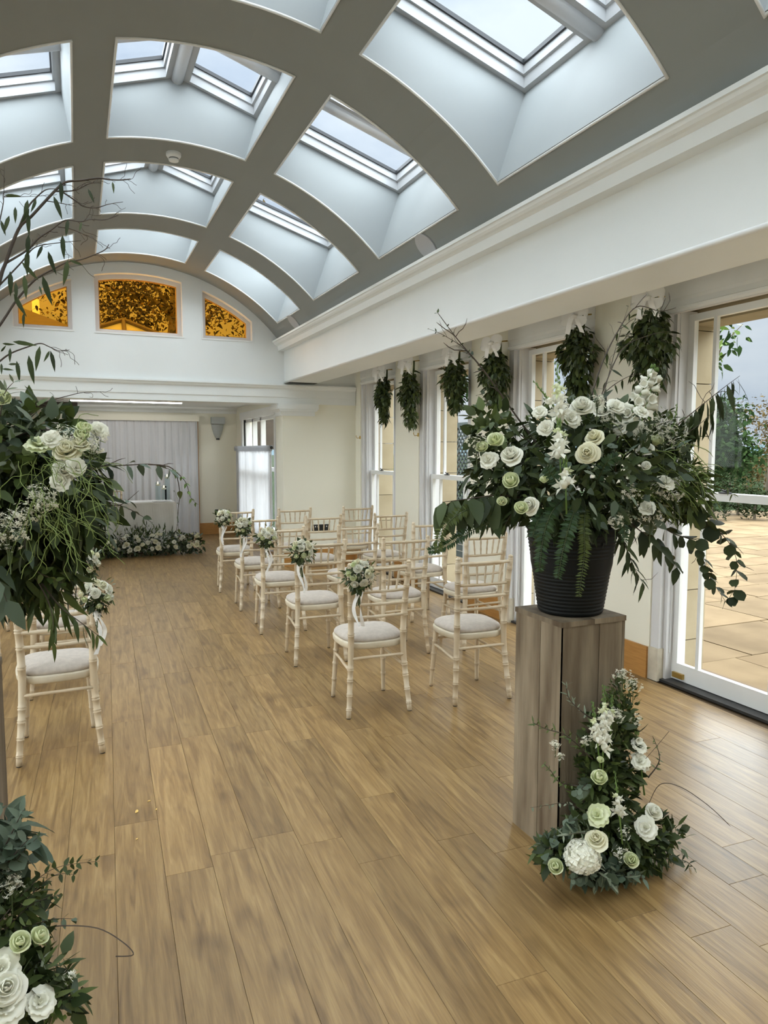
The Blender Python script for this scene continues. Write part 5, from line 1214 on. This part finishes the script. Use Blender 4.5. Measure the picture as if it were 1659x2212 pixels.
for j in range(len(pro)-1):
    for i in range(n): m.f.append((j*(n+1)+i, j*(n+1)+i+1, (j+1)*(n+1)+i+1, (j+1)*(n+1)+i))
m.build('bowl', M_SCONCE, sc, True); MB().lathe([(.03,-.02),(.035,-.005),(.03,.01)], (0,-.028,0), 10, sy=.7).build('tip', M_DARK, sc)
s0, s1 = at(148, 866, z=ZR-.02), at(396, 871, z=ZR-.02)
M_STRIP = emit_mat('strip_light', (1.0,.98,.94), 13.0)
st_ = thing('ceiling_strip_light', 'slim white strip light across the recess ceiling', 'ceiling light', (0,0,0)); ys = (s0.y+s1.y)/2
MB().box(s0.x, s1.x, ys-.03, ys+.03, ZR-.024, ZR-.001).build('diffuser', M_STRIP, st_)
for xx_ in (s0.x, s1.x-.02): MB().box(xx_, xx_+.02, ys-.032, ys+.032, ZR-.026, ZR-.001).build('end_cap', M_GLOSS, st_)
def socket(p, wd, lb):
    t = thing('socket_plate', lb, 'socket', p)
    MB().box(-wd/2, wd/2, -.012, 0, 0, .086).build('plate', M_BLACK, t)
    for k in range(2):
        for j in (-.018, .018): MB().box(-wd/4+k*wd/2+j-.006, -wd/4+k*wd/2+j+.006, -.016, -.011, .05, .066).build('switch', M_PAPER, t)
p = at(693, 1146, y=YE-.004); socket((p.x, YE-.0045, p.z), .25, 'black double socket plate low on the cream end wall behind the chairs')
p = at(476, 1110, y=YR); socket((p.x, YR-.0005, p.z), .20, 'black socket plate low on the recess back wall')
# table with cloth, candles, papers
tb = thing('ceremony_table', 'table under a white cloth in the recess', 'table', (.62, 11.75, 0))
HW, HD, TZ = .78, .32, .775
MB().box(-HW+.02, HW-.02, -HD+.02, HD-.02, TZ-.03, TZ-.004).build('table_top', M_LIME, tb)
for sx in (-1, 1):
    for sy in (-1, 1): MB().box(sx*(HW-.08)-.02, sx*(HW-.08)+.02, sy*(HD-.08)-.02, sy*(HD-.08)+.02, 0, TZ-.03).build('leg', M_LIME, tb)
cl = MB(); ring = []
n = 44
for j, (z, fl) in enumerate(((TZ+.004, 0), (TZ-.01, .004), (.45, .012), (.02, .022))):
    row = []
    for i in range(n*4):
        s_, k = divmod(i, n); u = k/n*2-1
        x, y = ((u*HW, -HD), (HW, u*HD), (-u*HW, HD), (-HW, -u*HD))[s_]
        wv = fl*(1+.8*math.sin(i*.9)); nx, ny = ((0,-1),(1,0),(0,1),(-1,0))[s_]; row.append((x+nx*wv, y+ny*wv, z))
    ring.append(row)
for row in ring: cl.v.extend(row)
N4 = n*4
for j in range(3):
    for i in range(N4): cl.f.append((j*N4+i, j*N4+(i+1)%N4, (j+1)*N4+(i+1)%N4, (j+1)*N4+i))
cl.f.append(tuple(reversed(range(N4)))); o = cl.build('tablecloth', M_LINEN); o.location = (.62, 11.75, 0)
tag(o, 'white floor-length cloth draped over the ceremony table', 'tablecloth')
rn = MB().box(-.62, .70, -.20, .20, 0, .006).build('table_runner', M_PAPER); rn.location = (.68, 11.72, TZ+.005); tag(rn, 'bright white runner lying along the ceremony table', 'table runner')
M_VASE = glass_mat('vase_glass', (.93,.96,.96)); M_WATER = glass_mat('water', (.95,.97,.97))
cand = [(361,1030,11.75,'tall glass cylinder, tallest of the three at the right table end'),(341,1046,11.80,'medium glass cylinder left of the tallest at the right table end'),(354,1054,11.68,'short glass cylinder in front of the taller two at the right table end'),
        (213,1049,11.70,'glass cylinder at the left of the table behind the greenery'),(203,1056,11.60,'short glass cylinder leftmost on the table')]
for i, (u, v, y, lb) in enumerate(cand):
    p = at(u, v, y=y); z0 = TZ+.0115; hgt = max(.10, p.z-z0)
    va = thing('candle_vase', lb, 'vase', (p.x, y, z0), group='glass candle cylinders on the table'); r_ = .042
    MB().lathe([(r_,0),(r_,hgt+.03),(r_-.003,hgt+.03),(r_-.003,.006)], n=20).build('glass_cylinder', M_VASE, va, True)
    MB().lathe([(r_-.004,.007),(r_-.004,hgt-.028)], n=16).build('water', M_WATER, va, True)
    ca = thing('floating_candle', 'lit floating candle in the ' + ['tallest cylinder at the right table end', 'medium cylinder at the right table end', 'short front cylinder at the right table end', 'cylinder at the left of the table', 'leftmost short cylinder on the table'][i], 'candle', (p.x, y, z0+hgt-.027), group='floating candles')
    MB().lathe([(.022,0),(.034,.012),(.035,.024),(.028,.027),(.004,.025)], n=16).build('wax', M_WAX, ca, True); MB().tube([(0,0,.024),(0,0,.032)], .0015, 4).build('wick', M_DARK, ca)
    MB().lathe([(.001,.030),(.006,.038),(.0065,.044),(.003,.058),(.0005,.068)], n=8).build('flame', M_FLAME, ca, True)
pb = thing('open_book', 'open white book lying at the right end of the table', 'book', (1.20, 11.55, TZ+.0115))
for sg in (-1, 1):
    vs = [(sg*.0,-.08,.010),(sg*.06,-.08,.020),(sg*.13,-.08,.008),(sg*.0,.08,.010),(sg*.06,.08,.020),(sg*.13,.08,.008),(sg*.0,-.08,.0),(sg*.13,-.08,.0),(sg*.0,.08,.0),(sg*.13,.08,.0)]
    MB().add(vs, [(0,1,4,3),(1,2,5,4),(6,7,2,1,0),(3,4,5,9,8),(2,7,9,5),(6,8,9,7)]).build('page_block', M_PAPER, pb)
MB().box(-.135, .135, -.085, .085, -.0025, .0).build('cover', M_LINEN, pb)
chair(.50, 12.62, PI, 'limewashed spindle-back chair behind the ceremony table, seen through the candles', 'chairs at the table')
ta = thing('table_front_arrangement', 'long low bank of white roses and greenery on the floor before the table', 'flower arrangement', (0,0,0))
KT = [('ovate', L_DARK), ('broad', L_DARK), ('ovate', L_EUC), ('ovate', L_MID), ('broad', L_EUC)]
for i in range(9): cloud(ta, (-.12+i*.215, 11.13, .16+.02*math.sin(i*2.1)), (.17,.17,.17), 190, KT, 600+i, size=.85, shell=.25)
cloud(ta, (.85,11.2,.34), (.5,.08,.12), 160, [('lance', L_MID), ('small', L_FRESH), ('lance', L_DARK)], 620, shell=.1, droop=-1.2)
for i in range(64):
    R = random.Random(900+i); x = R.uniform(-.22,1.68); a = R.uniform(-.2,1.45); p = Vector((x, 11.13-.185*math.cos(a), .13+.19*math.sin(a)))
    d = Vector((R.uniform(-.3,.3), -math.cos(a), math.sin(a)+.2))
    flower(ta, R.choice(('rose','rose','bud','open')), R.choice((P_WHITE,P_WHITE,P_CREAM)), p, d, R.uniform(.75,1.25), R.uniform(0,6))
branch(ta, [(1.35,11.2,.2),(1.40,11.2,.55),(1.41,11.22,.8),(1.36,11.25,.98)], 'ovate', L_MID, gap=.09, size=.9, start=.3, seed=130, r=.004, pairs=False, objs=True)
# ================================================================== CEILING FITTINGS, HOOKS
sp = at(375, 335, y=5.86); smx = sp.x; sd_ = thing('smoke_detector', 'round white smoke detector on the ceiling rib', 'smoke detector', (smx, 5.86, vz(smx)))
MB().lathe([(.020,-.062),(.036,-.060),(.040,-.048),(.034,-.044),(.034,-.036),(.048,-.034),(.056,-.022),(.058,.0),(.05,.006)], n=24).build('body', M_GLOSS, sd_, True)
MB().lathe([(.036,-.047),(.037,-.040)], n=24).build('vent_slot', M_DARK, sd_)
for k, (u, v) in enumerate(((922, 530), (636, 697))):
    best = None
    for i in range(200):
        y_ = 3+i*.035; q = at(u, v, y=y_); e = abs(q.z-vz(q.x)) if abs(q.x-XC) < 1.8 else 9
        if best is None or e < best[0]: best = (e, q)
    q = best[1]; nn = Vector((q.x-XC, 0, vz(q.x)-ZC_V)).normalized()
    sp_ = thing('ceiling_speaker', ['round grey speaker grille in the vault, the nearer one', 'round grey speaker grille in the vault close to the end wall'][k], 'speaker', (q.x, q.y, vz(q.x)))
    sp_.rotation_euler = (-nn).to_track_quat('Z', 'Y').to_euler()
    MB().lathe([(.02,.012),(.105,.012),(.11,.010)], n=30).build('grille', M_GREY, sp_, True); MB().lathe([(.11,-.012),(.112,.011),(.108,.013)], n=30).build('rim', M_GREY, sp_)
for k, y in enumerate((9.19, 7.37)):
    hk = thing('tieback_hook', ['small brass tieback hook beside the farthest window', 'small brass tieback hook on the pier left of the second window'][k], 'hook', (XW, y-.01, 1.76))
    MB().lathe([(.012,-.02),(.012,.02)], (-.003,0,0), 8).build('plate', M_BRASS, hk); MB().tube([(-.004,0,-.005),(-.05,0,-.01),(-.062,0,.01),(-.06,0,.028)], .004, 6).build('prong', M_BRASS, hk)
for i, (u, v, s) in enumerate(((295, 1753, .016), (322, 1730, .010), (338, 1748, .008), (296, 1812, .007))):
    p = at(u, v, z=.0015); m = MB(); R = random.Random(i)
    vs = [(math.cos(a)*s*R.uniform(.6,1.2), math.sin(a)*s*.45*R.uniform(.6,1.2), .0015*R.random()) for a in [k*PI/4 for k in range(8)]]
    m.add(vs+[(x*.9, y*.9, -.001) for x, y, z in vs], [tuple(range(8)), tuple(reversed(range(8,16)))]+[(k,(k+1)%8,8+(k+1)%8,8+k) for k in range(8)])
    o = m.build('fallen_petal', M_PETALFLOOR); o.location = p; o.rotation_euler = (0,0,R.uniform(0,3))
    tag(o, ['largest orange-yellow petal scrap on the floor left of the aisle', 'small orange petal scrap beyond the largest one on the floor', 'tiny orange petal scrap right of the largest one on the floor', 'tiny orange petal scrap nearest the camera on the floor'][i], 'petal', 'petal scraps on the floor')
